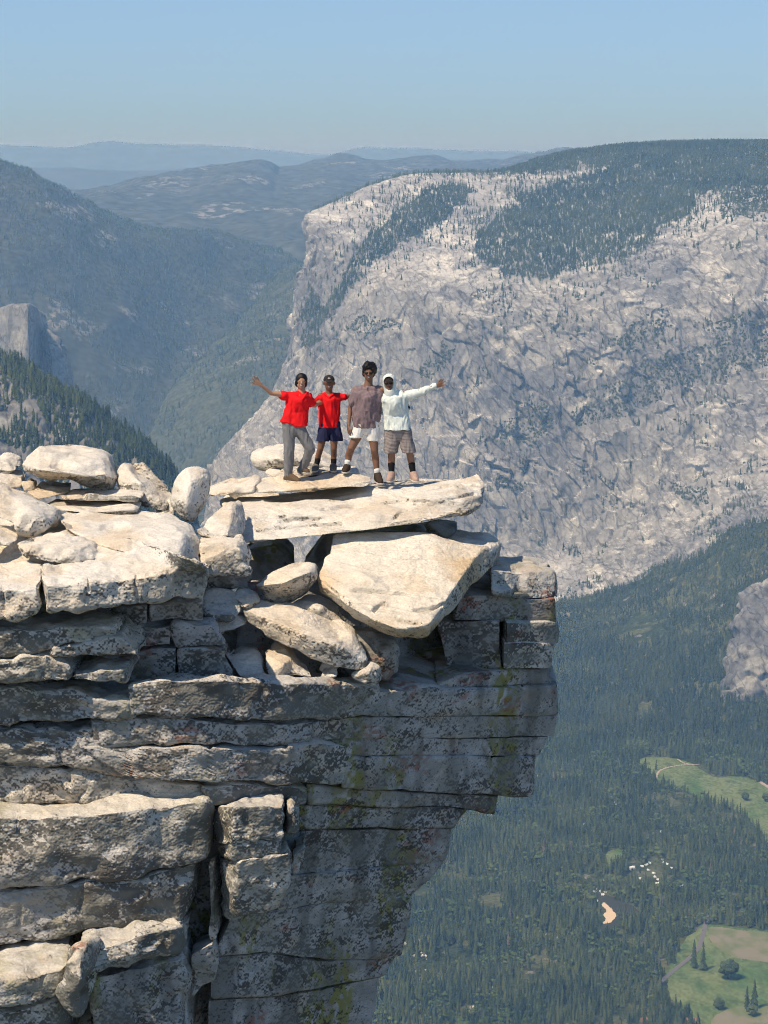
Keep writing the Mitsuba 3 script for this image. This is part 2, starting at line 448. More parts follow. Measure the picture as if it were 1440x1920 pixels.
def wobble(p):
    return proj(p) + 44 * np.stack([N(p, 1 / 95, 4, 3), N(p, 1 / 95, 4, 4)], 1)


def massif_disp(v, n):
    steep = np.clip(1.3 - 1.25 * np.abs(n[:, 2]), 0.12, 1)
    smooth_slab = 0.35 + 0.65 * np.clip((proj(v)[:, 0] - 800) / 160, 0, 1)      # the prow and its slabs are smoother than the broken wall to the right
    q = v / 1000.0
    w = q + 0.10 * np.stack([N(q, 3.0, 2, 50 + k) for k in range(3)], 1)
    lean = np.stack([w[:, 0] + 0.55 * w[:, 2], w[:, 1], 0.8 * w[:, 2] - 0.45 * w[:, 0]], 1)
    d = 46 * N(w, 2.4, 2, 1) + smooth_slab * 30 * ridge(lean * [1, 1, 0.28], 5.5, 2, 7)
    d += 13 * ridge(lean * [1, 1, 0.30], 15.0, 2, 17)
    lv = lean * 1000 * [1, 1, 0.32]
    d += smooth_slab * (facets(lv, 150, 0.14, 16, 3, 0.03) + facets(lv, 58, 0.125, 5, 4, 0.025)) + (0.35 + 0.65 * smooth_slab) * (facets(lv, 24, 0.20, 2.4, 5, 0.025) + facets(lean * 1000 * [1, 1, 0.4], 11, 0.24, 1.5, 6, 0.03))
    d += 5 * ridge(lean * [1, 1, 0.35], 40.0, 2, 27)
    return d * steep


gm = net(rows, 720, 520)
v, f, n = grid_mesh(gm)
v = v + n * massif_disp(v, n)[:, None]
SURF['granite_massif'] = (v, f, vnormals(v, f))
wv = wobble(v)
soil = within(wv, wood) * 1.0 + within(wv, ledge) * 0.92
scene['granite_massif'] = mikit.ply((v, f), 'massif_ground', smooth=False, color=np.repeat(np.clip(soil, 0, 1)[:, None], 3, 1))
say('granite_massif', 'huge pale granite cliff across the valley with a wooded plateau on top', 'granite massif', kind='structure')

# forested slope running down from the foot of the massif to the valley floor on the right
ap_top = [(660, 1140, 7750), (850, 1170, 7300), (950, 1170, 7160), (1040, 1168, 7090), (1130, 1142, 7100), (1240, 1094, 7090), (1330, 1048, 7040), (1400, 1016, 6970), (1480, 992, 6900), (1700, 935, 6700)]
zf = -1560.0


def zd(px, py, z=zf):
    return float(Z(px, py, z)[1])


ap_mid = [(660, 1250, 7000), (850, 1250, 6620), (950, 1240, 6560), (1040, 1235, 6540), (1130, 1220, 6560), (1240, 1200, 6560), (1330, 1175, 6540), (1400, 1160, 6480), (1480, 1140, 6400), (1700, 1100, 6200)]
ap_low = [(px, 1400 + 0.02 * (px - 1000), zd(px, 1400 + 0.02 * (px - 1000), zf - 6)) for px in (660, 850, 950, 1040, 1130, 1240, 1330, 1400, 1480, 1700)]
ap_back = [(c[0], c[1] - 45, c[2] + 420) for c in ap_top]
terrain('wooded_slope', net([ap_back, ap_top, ap_mid, ap_low], 260, 180), lambda v, n: 50 * N(v / 1000, 5.0, 3, 5) * np.clip((v[:, 2] - zf) / 60, 0, 1) + 14 * N(v / 1000, 22.0, 3, 6) * np.clip((v[:, 2] - zf) / 40, 0, 1),
        'forest_floor', 'long forested slope below the granite cliff on the right')
# rock outcrop on that slope at the right
oc = [[(1390, 1120, 6420), (1412, 1098, 6440), (1450, 1085, 6460), (1560, 1070, 6480)], [(1378, 1190, 6270), (1400, 1160, 6240), (1450, 1150, 6220), (1560, 1140, 6200)],
      [(1354, 1290, 6080), (1390, 1265, 6020), (1450, 1255, 6000), (1560, 1250, 5960)], [(1340, 1320, 6060), (1390, 1330, 5980), (1450, 1330, 5960), (1560, 1330, 5950)]]
oc = [[wrap(r[0], 25, 160)] + r for r in oc]
terrain('rock_outcrop', net(oc, 90, 90), lambda v, n: 26 * ridge(v / 1000, 12.0, 3, 61) + facets(v, 40, 0.3, 6, 62) + 8 * N(v / 1000, 60.0, 2, 63), 'cliff_granite', 'bare pale granite outcrop in the forested slope at the right edge')

# the mountain on the left, the slope beyond the nose of the massif, the hills behind
mb_top = [(-260, 215, 12600), (-60, 285, 12400), (0, 318, 12300), (60, 345, 12300), (120, 369, 12400), (200, 402, 12600), (270, 433, 12800), (340, 450, 13000), (410, 462, 13200), (480, 480, 13300), (548, 503, 13400), (640, 545, 13500)]
mb_1 = [(-260, 420, 11700), (-60, 440, 11600), (0, 450, 11550), (60, 465, 11600), (120, 480, 11700), (200, 505, 11900), (270, 525, 12100), (340, 535, 12400), (410, 535, 12700), (480, 535, 12900), (540, 540, 13100), (640, 570, 13200)]
mb_2 = [(-260, 640, 10900), (-60, 650, 10850), (0, 655, 10850), (60, 660, 10900), (120, 660, 11000), (200, 655, 11200), (270, 650, 11500), (340, 640, 11900), (400, 620, 12200), (460, 595, 12500), (530, 575, 12800), (640, 600, 12900)]
mb_3 = [(-260, 880, 10300), (-60, 880, 10300), (0, 880, 10300), (60, 880, 10300), (120, 880, 10320), (200, 860, 10500), (270, 820, 10750), (320, 770, 11050), (380, 700, 11600), (440, 650, 12100), (510, 605, 12600), (640, 640, 12600)]
mb_4 = [(c[0], c[1] + 60, c[2] - 350) for c in mb_3]
mb_0 = [(c[0], c[1] + 12, c[2] + 900) for c in mb_top]
terrain('mountain', net([mb_0, mb_top, mb_1, mb_2, mb_3, mb_4], 300, 240), lambda v, n: 150 * ridge(v / 1000 * [1, 0.6, 0.5], 1.3, 3, 71) + 60 * N(v / 1000, 4.5, 4, 72), 'wooded_hill', 'dark wooded mountain on the left sloping down to the right')
sc_t = [(640, 480, 12300), (640, 560, 11200), (640, 680, 10500), (640, 800, 9900), (640, 950, 9500)]
sc_m = [(590, 490, 12400), (560, 580, 11200), (530, 680, 10450), (510, 790, 9950), (500, 920, 9500)]
sc_b = [(545, 505, 12700), (480, 600, 11500), (385, 695, 10800), (335, 775, 10450), (290, 890, 10150)]
sc_c = [(520, 520, 12900), (440, 620, 11600), (340, 720, 10900), (290, 800, 10500), (240, 910, 10150)]
terrain('talus_slope', net([[(c[0], c[1], c[2]) for c in r] for r in (sc_t, sc_m, sc_b, sc_c)], 160, 160), lambda v, n: 60 * ridge(v / 1000, 2.2, 3, 75) + 22 * N(v / 1000, 9.0, 3, 76), 'talus_ground', 'wooded talus slope dropping left from behind the nose of the cliff')
hd_top = [(-300, 375, 19000), (60, 372, 19000), (200, 368, 19000), (270, 345, 19500), (330, 322, 20000), (390, 314, 20300), (450, 310, 20500), (500, 317, 20500), (525, 330, 20500), (580, 317, 21500), (640, 304, 22500), (710, 306, 23000), (790, 303, 23500), (860, 311, 23500), (930, 312, 23500), (1000, 297, 24000), (1090, 288, 24500), (1400, 285, 25000), (1800, 285, 25000)]
hd_0 = [(c[0], c[1] + 10, c[2] + 1600) for c in hd_top]
hd_1 = [(c[0] - 6, 0.5 * c[1] + 195 + 6 * math.sin(c[0] / 40), 0.5 * c[2] + 8000) for c in hd_top]
hd_2 = [(c[0], 432 + 5 * math.sin(c[0] / 50), 15600) for c in hd_top]
hd_3 = [(c[0], 500, 14300) for c in hd_top]
hd_4 = [(c[0], 620, 13700) for c in hd_top]
terrain('hill', net([hd_0, hd_top, hd_1, hd_2, hd_3, hd_4], 320, 150), lambda v, n: 150 * ridge(v / 1000 * [1, 0.5, 1], 1.3, 4, 81) + 90 * N(v / 1000, 3.5, 4, 82), 'hazy_hill', 'hazy wooded hills with a rounded hump beyond the valley mouth')


def far_range(crest, d, base, label, seed):
    top = [(px, py, d) for px, py in crest]
    terrain('far_ridge', net([[(c[0], c[1] + 8, c[2] * 1.06) for c in top], top, [(c[0], (c[1] + base) / 2, d * 0.97) for c in top], [(c[0], base, d * 0.93) for c in top]], 260, 60),
            lambda v, n: 90 * ridge(v / 1000, 0.6, 3, seed), 'far_hill', label)


far_range([(-400, 322), (-100, 318), (60, 317), (200, 322), (330, 320), (470, 326), (620, 315), (800, 320), (1000, 300), (1500, 310), (1900, 310)], 31000, 420, 'pale blue ridge behind the wooded hills', 91)
far_range([(-500, 272), (-100, 270), (60, 275), (130, 276), (190, 267), (260, 272), (330, 275), (400, 276), (480, 281), (560, 287), (610, 291), (690, 279), (760, 281), (840, 284), (960, 287), (1100, 290), (1500, 285), (1900, 280)], 46000, 350, 'farthest pale blue mountain range on the horizon', 95)
gy, gx = np.linspace(-2500, 64500, 160), np.linspace(-29000, 29000, 120)
gg = np.stack([*np.meshgrid(gx, gy), np.full((160, 120), zf - 40.0)], -1)
v, f, n = grid_mesh(gg)
put('ground', (v, f), 'forest_floor', None, True, 'flat land under the whole valley', 'ground', kind='structure')
gy, gx = np.linspace(2200, 12500, 200), np.linspace(-3500, 3500, 140)
gg = np.stack([*np.meshgrid(gx, gy), np.full((200, 140), zf)], -1)
gg[..., 2] += 6 * (meshkit.fbm(gg / 300, 3, 9) - 0.5) * 0
v, f, n = grid_mesh(gg)
put('valley_floor', (v, f), 'forest_floor', None, True, 'flat forested valley floor far below the cliff', 'valley floor', kind='structure')

# rock tower at the left, lit on its left side
tw = [[(-60, 590, 8300), (-10, 584, 8150), (25, 573, 8020), (54, 571, 7950), (62, 578, 8090), (84, 598, 8300), (93, 628, 8180), (112, 640, 8200), (122, 652, 8420)],
      [(-60, 640, 8260), (-10, 632, 8100), (22, 625, 7980), (52, 622, 7900), (61, 630, 8060), (86, 640, 8270), (96, 655, 8120), (118, 668, 8150), (130, 682, 8430)],
      [(-60, 730, 8200), (-10, 720, 8040), (20, 715, 7930), (49, 712, 7860), (60, 715, 8020), (88, 712, 8230), (99, 716, 8060), (126, 722, 8090), (138, 730, 8400)],
      [(-60, 850, 8130), (-10, 840, 7980), (16, 830, 7880), (46, 825, 7820), (60, 815, 7980), (90, 800, 8190), (104, 795, 8010), (136, 780, 8040), (148, 770, 8380)],
      [(-60, 960, 8080), (-10, 960, 7950), (16, 960, 7850), (44, 960, 7800), (60, 930, 7950), (94, 900, 8150), (112, 880, 7970), (150, 860, 8000), (162, 850, 8350)]]
tw = [[(c[0], c[1] + 6, c[2] + 300) for c in tw[0]]] + tw
tw = [r + [(r[-1][0] - 20, r[-1][1] + 5, r[-1][2] + 400)] for r in tw]
terrain('rock_tower', net(tw, 150, 160), lambda v, n: 9 * ridge(v / 1000 * [1, 1, 0.2], 20.0, 2, 101) + facets(v * [1, 1, 0.4], 40, 0.10, 4, 102), 'cliff_granite', 'grey granite tower at the left edge with its right side in shade')

# nearer ridge at lower left
nr_top = [(-160, 640, 4700), (-60, 660, 4650), (0, 690, 4600), (60, 722, 4550), (110, 752, 4500), (170, 790, 4450), (230, 835, 4400), (290, 880, 4350), (330, 930, 4310), (350, 1090, 4260)]
nr_1 = [(c[0] - 35, c[1] + 85, c[2] - 160) for c in nr_top]
nr_2 = [(c[0] - 130, c[1] + 230, c[2] - 330) for c in nr_top]
nr_3 = [(c[0] - 330, c[1] + 520, c[2] - 560) for c in nr_top]
nr_0 = [(c[0] + 10, c[1] + 30, c[2] + 260) for c in nr_top]
terrain('ridge', net([nr_0, nr_top, nr_1, nr_2, nr_3], 200, 160), lambda v, n: 40 * ridge(v / 1000, 9.0, 3, 111) + facets(v, 35, 0.25, 4, 112) + 8 * N(v / 1000, 50.0, 2, 113), 'cliff_granite', 'steep rocky ridge with trees at lower left behind the boulders')


# ------------------------------------------------------------------ trees
def conifer(seed, tiers=4, sides=6, slim=0.125):
    r = np.random.default_rng(seed)
    V, Fc = [], []
    for t in range(tiers):
        z0, z1 = 0.10 + 0.80 * t / tiers, min(1.0, 0.10 + 0.80 * (t + 1.55) / tiers)
        rad = slim * (1 - 0.86 * t / tiers)
        a = np.linspace(0, 2 * np.pi, sides, endpoint=False) + r.uniform(0, 6)
        rr = rad * r.uniform(0.62, 1.2, sides)
        b = len(V)
        V += [[x * q, y * q, z0 + r.uniform(-0.03, 0.03)] for x, y, q in zip(np.cos(a), np.sin(a), rr)] + [[r.normal(0, .006), r.normal(0, .006), z1]]
        Fc += [[b + i, b + (i + 1) % sides, b + sides] for i in range(sides)]
    b = len(V)
    V += [[0.02, 0, -0.03], [-0.01, 0.017, -0.03], [-0.01, -0.017, -0.03], [0, 0, 0.4]]
    Fc += [[b, b + 1, b + 3], [b + 1, b + 2, b + 3], [b + 2, b, b + 3]]
    return np.array(V), np.array(Fc)


def bushy(seed, n=26):
    """A rounded broadleaf crown: leaf clumps spread through a lumpy volume."""
    r = np.random.default_rng(seed)
    V, Fc = [], []
    for _ in range(n):
        d = r.normal(size=3); d /= np.linalg.norm(d)
        c = np.array([0, 0, 0.58]) + d * [0.34, 0.34, 0.30] * r.uniform(0.55, 1.05)
        s = r.uniform(0.13, 0.24)
        o = trimesh.creation.icosahedron()
        b = len(V)
        q = o.vertices * s * r.uniform(0.6, 1.25, (12, 1)) * [1, 1, 0.75] + c
        V += q.tolist()
        Fc += (o.faces + b).tolist()
    b = len(V)
    a = np.arange(5) * 2 * np.pi / 5
    V += [[0.045 * x, 0.045 * y, -0.02] for x, y in zip(np.cos(a), np.sin(a))] + [[0.03 * x, 0.03 * y, 0.45] for x, y in zip(np.cos(a), np.sin(a))]
    Fc += [[b + i, b + (i + 1) % 5, b + 5 + i] for i in range(5)] + [[b + (i + 1) % 5, b + 5 + (i + 1) % 5, b + 5 + i] for i in range(5)]
    return np.array(V), np.array(Fc)


TREES = [conifer(i, 4 + i % 2, 6, 0.13 + 0.03 * (i % 3)) for i in range(6)]
SMALL = [conifer(20 + i, 3, 5, 0.15 + 0.03 * (i % 3)) for i in range(4)]
SHRUB = [(q := trimesh.creation.icosphere(1, 0.5), (np.array(q.vertices) * np.random.default_rng(40 + i).uniform(0.6, 1.25, (len(q.vertices), 1)) * [1.2, 1.2, 0.8] + [0, 0, 0.25], np.array(q.faces)))[1] for i in range(4)]


def plant(base, pos, hgt, seed):
    r = np.random.default_rng(seed)
    which = r.integers(0, len(base), len(pos))
    vs, fs, at = [], [], 0
    for i, (bv, bf) in enumerate(base):
        m = which == i
        if not m.any():
            continue
        p, h, a = pos[m], hgt[m], r.uniform(0, 6.28, m.sum())
        wd = h * r.uniform(0.8, 1.25, m.sum())
        x = bv[None, :, 0] * np.cos(a)[:, None] - bv[None, :, 1] * np.sin(a)[:, None]
        y = bv[None, :, 0] * np.sin(a)[:, None] + bv[None, :, 1] * np.cos(a)[:, None]
        q = np.stack([x * wd[:, None], y * wd[:, None], np.broadcast_to(bv[None, :, 2], x.shape) * h[:, None]], -1) + p[:, None]
        vs.append(q.reshape(-1, 3))
        fs.append((bf[None] + (np.arange(len(p)) * len(bv))[:, None, None]).reshape(-1, 3) + at)
        at += len(p) * len(bv)
    return np.vstack(vs), np.vstack(fs)


def scatter(k, per, seed):
    """Random points on a terrain, one per `per` square metres of ground, with their normals."""
    v, f, n = SURF[k]
    r = np.random.default_rng(seed)
    a = np.linalg.norm(np.cross(v[f[:, 1]] - v[f[:, 0]], v[f[:, 2]] - v[f[:, 0]]), axis=1) / 2
    i = r.choice(len(f), int(a.sum() / per), p=a / a.sum())
    s, t = r.random(len(i)), r.random(len(i))
    fl = s + t > 1
    s[fl], t[fl] = 1 - s[fl], 1 - t[fl]
    q = v[f[i]]
    fn = np.cross(q[:, 1] - q[:, 0], q[:, 2] - q[:, 0])
    fn /= np.linalg.norm(fn, axis=1, keepdims=True) + 1e-9
    return q[:, 0] + s[:, None] * (q[:, 1] - q[:, 0]) + t[:, None] * (q[:, 2] - q[:, 0]), np.abs(fn[:, 2])


def stuff(name, parts, label, cat):
    for bs, mesh in parts:
        n = sum(k.startswith(name + '__') for k in scene)
        scene[f'{name}__{n + 1:03d}'] = mikit.ply(mesh, bs, smooth=False)
    say(name, label, cat, kind='stuff')


def split_colours(base, pos, h, seed, cols=('conifer_dark', 'conifer_light')):
    r = np.random.default_rng(seed)
    m = r.random(len(pos)) < 0.68
    return [(c, plant(base, pos[s], h[s], seed + i)) for i, (c, s) in enumerate(zip(cols, (m, ~m))) if s.any()]


rng = np.random.default_rng(5)
p, nz = scatter('granite_massif', 75, 1)
px = proj(p)
jit = wobble(p)
dens = meshkit.fbm(p / 90, 3, 8)
inw = within(jit, wood)
sparse_ = (nz > 0.34) & (dens > 0.60) & (px[:, 0] > 860) & (rng.random(len(p)) < 0.16)
top = (px[:, 1] < 470) & (nz > 0.55) & (dens > 0.45) & (rng.random(len(p)) < 0.06)
edge = within(jit + rng.normal(0, 26, jit.shape), wood) & (rng.random(len(p)) < 0.30) & (nz > 0.3)
keep = (inw & (nz > 0.15) & (dens > 0.28)) | sparse_ | top | edge
stuff('plateau_forest', split_colours(SMALL, p[keep], rng.uniform(12, 27, keep.sum()), 11), 'dark conifer forest on the plateau above the granite cliff', 'forest')
inl = within(jit, ledge) & (nz > 0.03) & (dens > 0.25) & ~keep
scat = (nz > 0.32) & (dens > 0.58) & (px[:, 0] > 860) & (rng.random(len(p)) < 0.10) & ~keep & ~inl
m = inl | scat
half = m & (rng.random(len(p)) < 0.55)
stuff('cliff_shrub', [('shrub_green', plant(SHRUB, p[m & ~half], rng.uniform(4, 9, (m & ~half).sum()), 12)), ('conifer_dark', plant(SMALL, p[half], rng.uniform(7, 16, half.sum()), 13))], 'green brush clinging to the ledges of the granite cliff', 'brush')

# left mountain, talus slope, near ridge, forested slope
for k, per, hgt, seed in (('mountain', 520, (15, 30), 21), ('talus_slope', 450, (12, 26), 22)):
    p, nz = scatter(k, per, seed)
    m = (meshkit.fbm(p / 170, 3, seed) > 0.40) & (proj(p)[:, 1] < 900)
    stuff(k + '_forest', split_colours(SMALL, p[m], rng.uniform(*hgt, m.sum()), seed), {'mountain': 'dark forest covering the left mountain', 'talus_slope': 'dark forest on the talus slope behind the nose of the cliff'}[k], 'forest')
p, nz = scatter('rock_tower', 600, 23)
p, nz = scatter('ridge', 95, 24)
px = proj(p)
cr = np.interp(px[:, 0], [c[0] for c in nr_top], [c[1] for c in nr_top])
dens = meshkit.fbm(p / 45, 3, 24)
m = (px[:, 1] < 1000) & (px[:, 0] < 420) & ((px[:, 1] < cr + 35 + 45 * rng.random(len(p))) & (dens > 0.36) | (dens > 0.535))
ridge_trees = p[m]
p, nz = scatter('wooded_slope', 105, 25)
px = proj(p)
bare = within(px + 20 * np.stack([N(p, 1 / 70, 2, 3), N(p, 1 / 70, 2, 4)], 1), [[(1385, 1130), (1410, 1110), (1560, 1100), (1560, 1300), (1365, 1295), (1395, 1200)], [(1160, 1190), (1200, 1150), (1230, 1160), (1260, 1200), (1200, 1205)]])
m = ~bare & (px[:, 0] > 640) & (px[:, 0] < 1540) & (meshkit.fbm(p / 55, 3, 31) > 0.30)
slope_trees = p[m]
slope_px = px[m]
stuff('slope_forest', split_colours(SMALL, slope_trees, np.where(slope_px[:, 1] < 1200, rng.uniform(9, 22, len(slope_trees)), rng.uniform(18, 36, len(slope_trees))), 26, ('conifer_dark', 'shrub_green')), 'mixed forest on the slope below the granite cliff', 'forest')

# valley floor: meadows, river, roads, forest
def poly_world(pp, z=zf):
    return Z(np.array(pp)[:, 0], np.array(pp)[:, 1], z)


def sheet(name, pp, dz, bsdf, label):
    w = poly_world(pp)
    g = Polygon(w[:, :2]).segmentize(9)
    e = np.array(g.exterior.coords)[:-1]
    e3 = np.column_stack([e, np.zeros(len(e))])
    g = Polygon(e + 16 * np.stack([N(e3, 1 / 30, 3, 61), N(e3, 1 / 30, 3, 62)], 1)).buffer(0)
    g = max(getattr(g, 'geoms', [g]), key=lambda a: a.area)
    t = trimesh.creation.triangulate_polygon(g, engine='earcut')
    v = np.column_stack([t[0], np.full(len(t[0]), zf + dz)])
    return put(name, (v, np.array(t[1])), bsdf, None, False, label, name.replace('_', ' '), kind='structure')


def smooth_poly(pp, n=3, closed=True):
    a = np.array(pp, float)
    for _ in range(n):
        b = np.roll(a, -1, 0)
        if closed:
            a = np.stack([0.75 * a + 0.25 * b, 0.25 * a + 0.75 * b], 1).reshape(-1, 2)
        else:
            q = np.stack([0.75 * a[:-1] + 0.25 * b[:-1], 0.25 * a[:-1] + 0.75 * b[:-1]], 1).reshape(-1, 2)
            a = np.vstack([a[:1], q, a[-1:]])
    return a


def strip(name, pp, width, dz, bsdf, label):
    w = poly_world(smooth_poly(pp, 3, False))
    t = np.gradient(w[:, :2], axis=0); t /= np.linalg.norm(t, axis=1, keepdims=True)
    s = np.stack([-t[:, 1], t[:, 0]], 1) * width / 2
    a, b = w[:, :2] + s, w[:, :2] - s
    n = len(w)
    v = np.column_stack([np.vstack([a, b]), np.full(2 * n, zf + dz)])
    i = np.arange(n - 1)
    put(name, (v, np.vstack([np.stack([i, i + n, i + n + 1], 1), np.stack([i, i + n + 1, i + 1], 1)])), bsdf, None, False, label, name.replace('_', ' '), kind='structure')
    return np.vstack([a, b[::-1]])


mead1 = smooth_poly([(1185, 1424), (1235, 1418), (1275, 1424), (1305, 1434), (1340, 1462), (1385, 1452), (1440, 1474), (1560, 1500), (1560, 1620), (1440, 1590), (1412, 1545), (1390, 1522), (1340, 1516), (1318, 1495), (1265, 1478), (1225, 1460)])
mead2 = smooth_poly([(1262, 1880), (1246, 1835), (1258, 1800), (1300, 1745), (1322, 1730), (1400, 1742), (1560, 1755), (1560, 1990), (1400, 1960), (1300, 1930)])
mead3 = smooth_poly([(1135, 1594), (1165, 1590), (1172, 1610), (1150, 1632), (1138, 1625)])
dry = smooth_poly([(1325, 1735), (1400, 1746), (1560, 1760), (1560, 1830), (1440, 1806), (1370, 1795), (1330, 1765)])
dry2 = smooth_poly([(1330, 1900), (1400, 1885), (1560, 1890), (1560, 1990), (1340, 1960)])
sheet('meadow', mead1, 0.6, 'meadow_grass', 'bright green meadow beyond the valley forest at right')
sheet('meadow', mead2, 0.6, 'meadow_grass', 'green meadow at the lower right corner')
sheet('meadow', mead3, 0.6, 'meadow_grass', 'tiny green clearing in the middle of the valley forest')
sheet('dry_meadow', dry, 1.0, 'dry_grass', 'brownish dry upper end of the lower right meadow')
sheet('dry_meadow', dry2, 1.0, 'dry_grass', 'pale dry grass at the very bottom right of the meadow')
river = smooth_poly([(1108, 1674), (1135, 1677), (1165, 1687), (1192, 1703), (1222, 1727), (1214, 1731), (1186, 1716), (1162, 1708), (1160, 1728), (1142, 1746), (1128, 1744), (1140, 1725), (1140, 1702), (1122, 1690)])
sheet('river', river, 0.6, 'river_water', 'dark bend of a river in the valley forest')
bank = smooth_poly([(1130, 1692), (1139, 1694), (1149, 1704), (1153, 1717), (1147, 1730), (1136, 1735), (1131, 1731), (1136, 1722), (1130, 1716), (1134, 1708)], 2)
sheet('sandbank', bank, 1.1, 'sand', 'small bright sandbank in the river bend')
strip('road', [(1236, 1846), (1256, 1826), (1290, 1800), (1310, 1780), (1318, 1755), (1322, 1735), (1330, 1715)], 9, 1.6, 'asphalt', 'grey road crossing the lower right meadow')
strip('road', [(1370, 1440), (1400, 1452), (1430, 1470), (1470, 1495)], 11, 1.6, 'path_dirt', 'pale road along the far edge of the upper meadow')
strip('path', [(1230, 1462), (1233, 1448), (1246, 1441), (1270, 1436), (1295, 1434), (1312, 1434)], 5, 1.4, 'path_dirt', 'thin pale footpath in the upper meadow')
strip('path', [(1270, 1424), (1282, 1432), (1300, 1435)], 5, 1.5, 'path_dirt', 'short pale footpath at the far edge of the upper meadow')
clear = [poly_world(q)[:, :2] for q in (mead1, mead2, mead3, river, bank, [(1127, 1690), (1158, 1690), (1160, 1752), (1126, 1752)])]
camp = poly_world([(1170, 1618), (1210, 1612), (1250, 1608), (1275, 1640), (1285, 1660), (1260, 1668), (1215, 1668), (1190, 1660)])[:, :2]
VROCK = [(752, 1768), (756, 1775), (784, 1790), (796, 1797), (790, 1822), (836, 1718), (1030, 1755), (1036, 1763), (918, 1852), (880, 1892), (884, 1898), (705, 1870), (1112, 1222), (1118, 1240), (1366, 1308), (1300, 1278), (1196, 1330), (920, 1530), (1010, 1680), (1018, 1690), (1190, 1340), (1235, 1560), (1098, 1545), (1110, 1560), (715, 1890), (1060, 1748), (1118, 1668), (1132, 1672)]
vrock = np.array([Z(a, b, zf) for a, b in VROCK])
r = np.random.default_rng(77)
yy = np.arange(3550, 6600, 10.0)
pts = []
for y in yy:
    x0, x1 = (620 - W / 2) / F * y * 1.03, (1500 - W / 2) / F * y * 1.03
    xs = np.arange(x0, x1, 10.0)
    pts.append(np.stack([xs, np.full(len(xs), y)], 1))
pts = np.vstack(pts)
pts += r.uniform(-5.2, 5.2, pts.shape)
m = np.ones(len(pts), bool)
for c in clear:
    m &= ~contains_xy(Polygon(c).buffer(2), pts[:, 0] + 38 * N(np.column_stack([pts, 0 * pts[:, :1]]), 1 / 45, 3, 51), pts[:, 1] + 60 * N(np.column_stack([pts, 0 * pts[:, :1]]), 1 / 60, 3, 52))
gapn = meshkit.fbm(np.column_stack([pts / 75, np.zeros(len(pts))]), 3, 12)
m &= (gapn > 0.335) | (r.random(len(pts)) < 0.12)
m &= cKDTree(vrock[:, :2]).query(pts)[0] > 9
m &= ~(contains_xy(Polygon(camp), pts[:, 0], pts[:, 1]) & (r.random(len(pts)) < 0.90))
pts = np.column_stack([pts, np.full(len(pts), zf)])[m]
hh = r.uniform(13, 37, len(pts)) * (0.55 + 0.95 * (meshkit.fbm(pts / 90, 2, 14)))
big = np.argsort(-hh / pts[:, 1])
near = np.zeros(len(pts), bool)
vis = (proj(pts)[:, 0] > 700 + 0.0 * pts[:, 1]) & (proj(pts)[:, 1] < 1930)
cand = [i for i in big if vis[i]][:230]
near[cand] = True
far_ = np.where(~near)[0]
kind_ = meshkit.fbm(pts[far_] / 70, 3, 53) + 0.35 * (r.random(len(far_)) - 0.5)
leafy, dead = far_[kind_ > 0.66], far_[(kind_ <= 0.66) & (r.random(len(far_)) < 0.003)]
rest_ = np.setdiff1d(far_, np.concatenate([leafy, dead]))
ROUND = [(lambda vf: (vf[0], vf[1]))(bushy(60 + i, 3)) for i in range(4)]
stuff('valley_forest', split_colours(TREES, pts[rest_], hh[rest_], 31) + [('broadleaf', plant(ROUND, pts[leafy], 0.55 * hh[leafy] + 4, 35)), ('dead_wood', plant(TREES, pts[dead], hh[dead], 36))], 'dense mixed forest covering the valley floor', 'forest')
BOULD = [(np.array(trimesh.creation.icosahedron().vertices) * np.random.default_rng(90 + i).uniform(0.6, 1.2, (12, 1)), np.array(trimesh.creation.icosahedron().faces)) for i in range(4)]
r = np.random.default_rng(79)
vr = np.repeat(vrock, 3, 0) + np.column_stack([r.uniform(-9, 9, (3 * len(vrock), 2)), np.full(3 * len(vrock), 1.5)])
stuff('valley_rocks', [('granite_clean', plant(BOULD, vr, r.uniform(1.5, 4.0, len(vr)), 37))], 'pale rocks scattered in gaps of the valley forest', 'rocks')
r = np.random.default_rng(78)
PINE = [[mikit.ply(plant([t], np.zeros((1, 3)), np.ones(1), 3), c, smooth=False) for t in TREES] for c in ('conifer_dark', 'conifer_light')]


def pine(pos, h, label, group, i):
    k = key('pine_tree')
    w = h * r.uniform(0.9, 1.25)
    scene[k] = {**PINE[int(r.random() < 0.3)][i % len(TREES)], 'to_world': T().translate(pos.tolist()).rotate([0, 0, 1], float(r.uniform(0, 360))).scale([w, w, h])}
    say(k, label, 'tree', group)


for j, i in enumerate(cand):
    pine(pts[i], float(hh[i]), 'tall dark conifer standing in the dense forest of the valley floor', 'conifers of the valley forest', j)
hr = r.uniform(17, 34, len(ridge_trees))
o = np.argsort(ridge_trees[:, 1])
sel = o[:60]
stuff('ridge_forest', split_colours(TREES, np.delete(ridge_trees, sel, 0), np.delete(hr, sel), 32), 'conifers along the rocky ridge at lower left', 'forest')
for j, i in enumerate(sel):
    pine(ridge_trees[i], float(hr[i]), 'conifer on the steep rocky ridge at lower left behind the boulders', 'conifers on the near ridge', j)


def meadow_tree(px_, py_, h, kind, label):
    b = Z(px_, py_, zf)
    k = key({'oak': 'oak_tree', 'pine': 'pine_tree'}[kind])
    seed = int(px_ + py_)
    if kind == 'oak':
        v, f = bushy(seed, 60)
        crown, trunk = (v[:-10], f[:-10]), (v[-10:], f[-10:] - (len(v) - 10))
    else:
        v, f = conifer(seed, 6, 8, 0.15)
        crown, trunk = (v[:-4], f[:-3]), (v[-4:], f[-3:] - (len(v) - 4))
    for nm, (a, c), bs in (('crown', crown, 'conifer_dark'), ('trunk', trunk, 'bark')):
        scene[f'{k}__{nm}'] = mikit.ply((a * h + b, c), bs, smooth=False)
    say(k, label, 'tree')


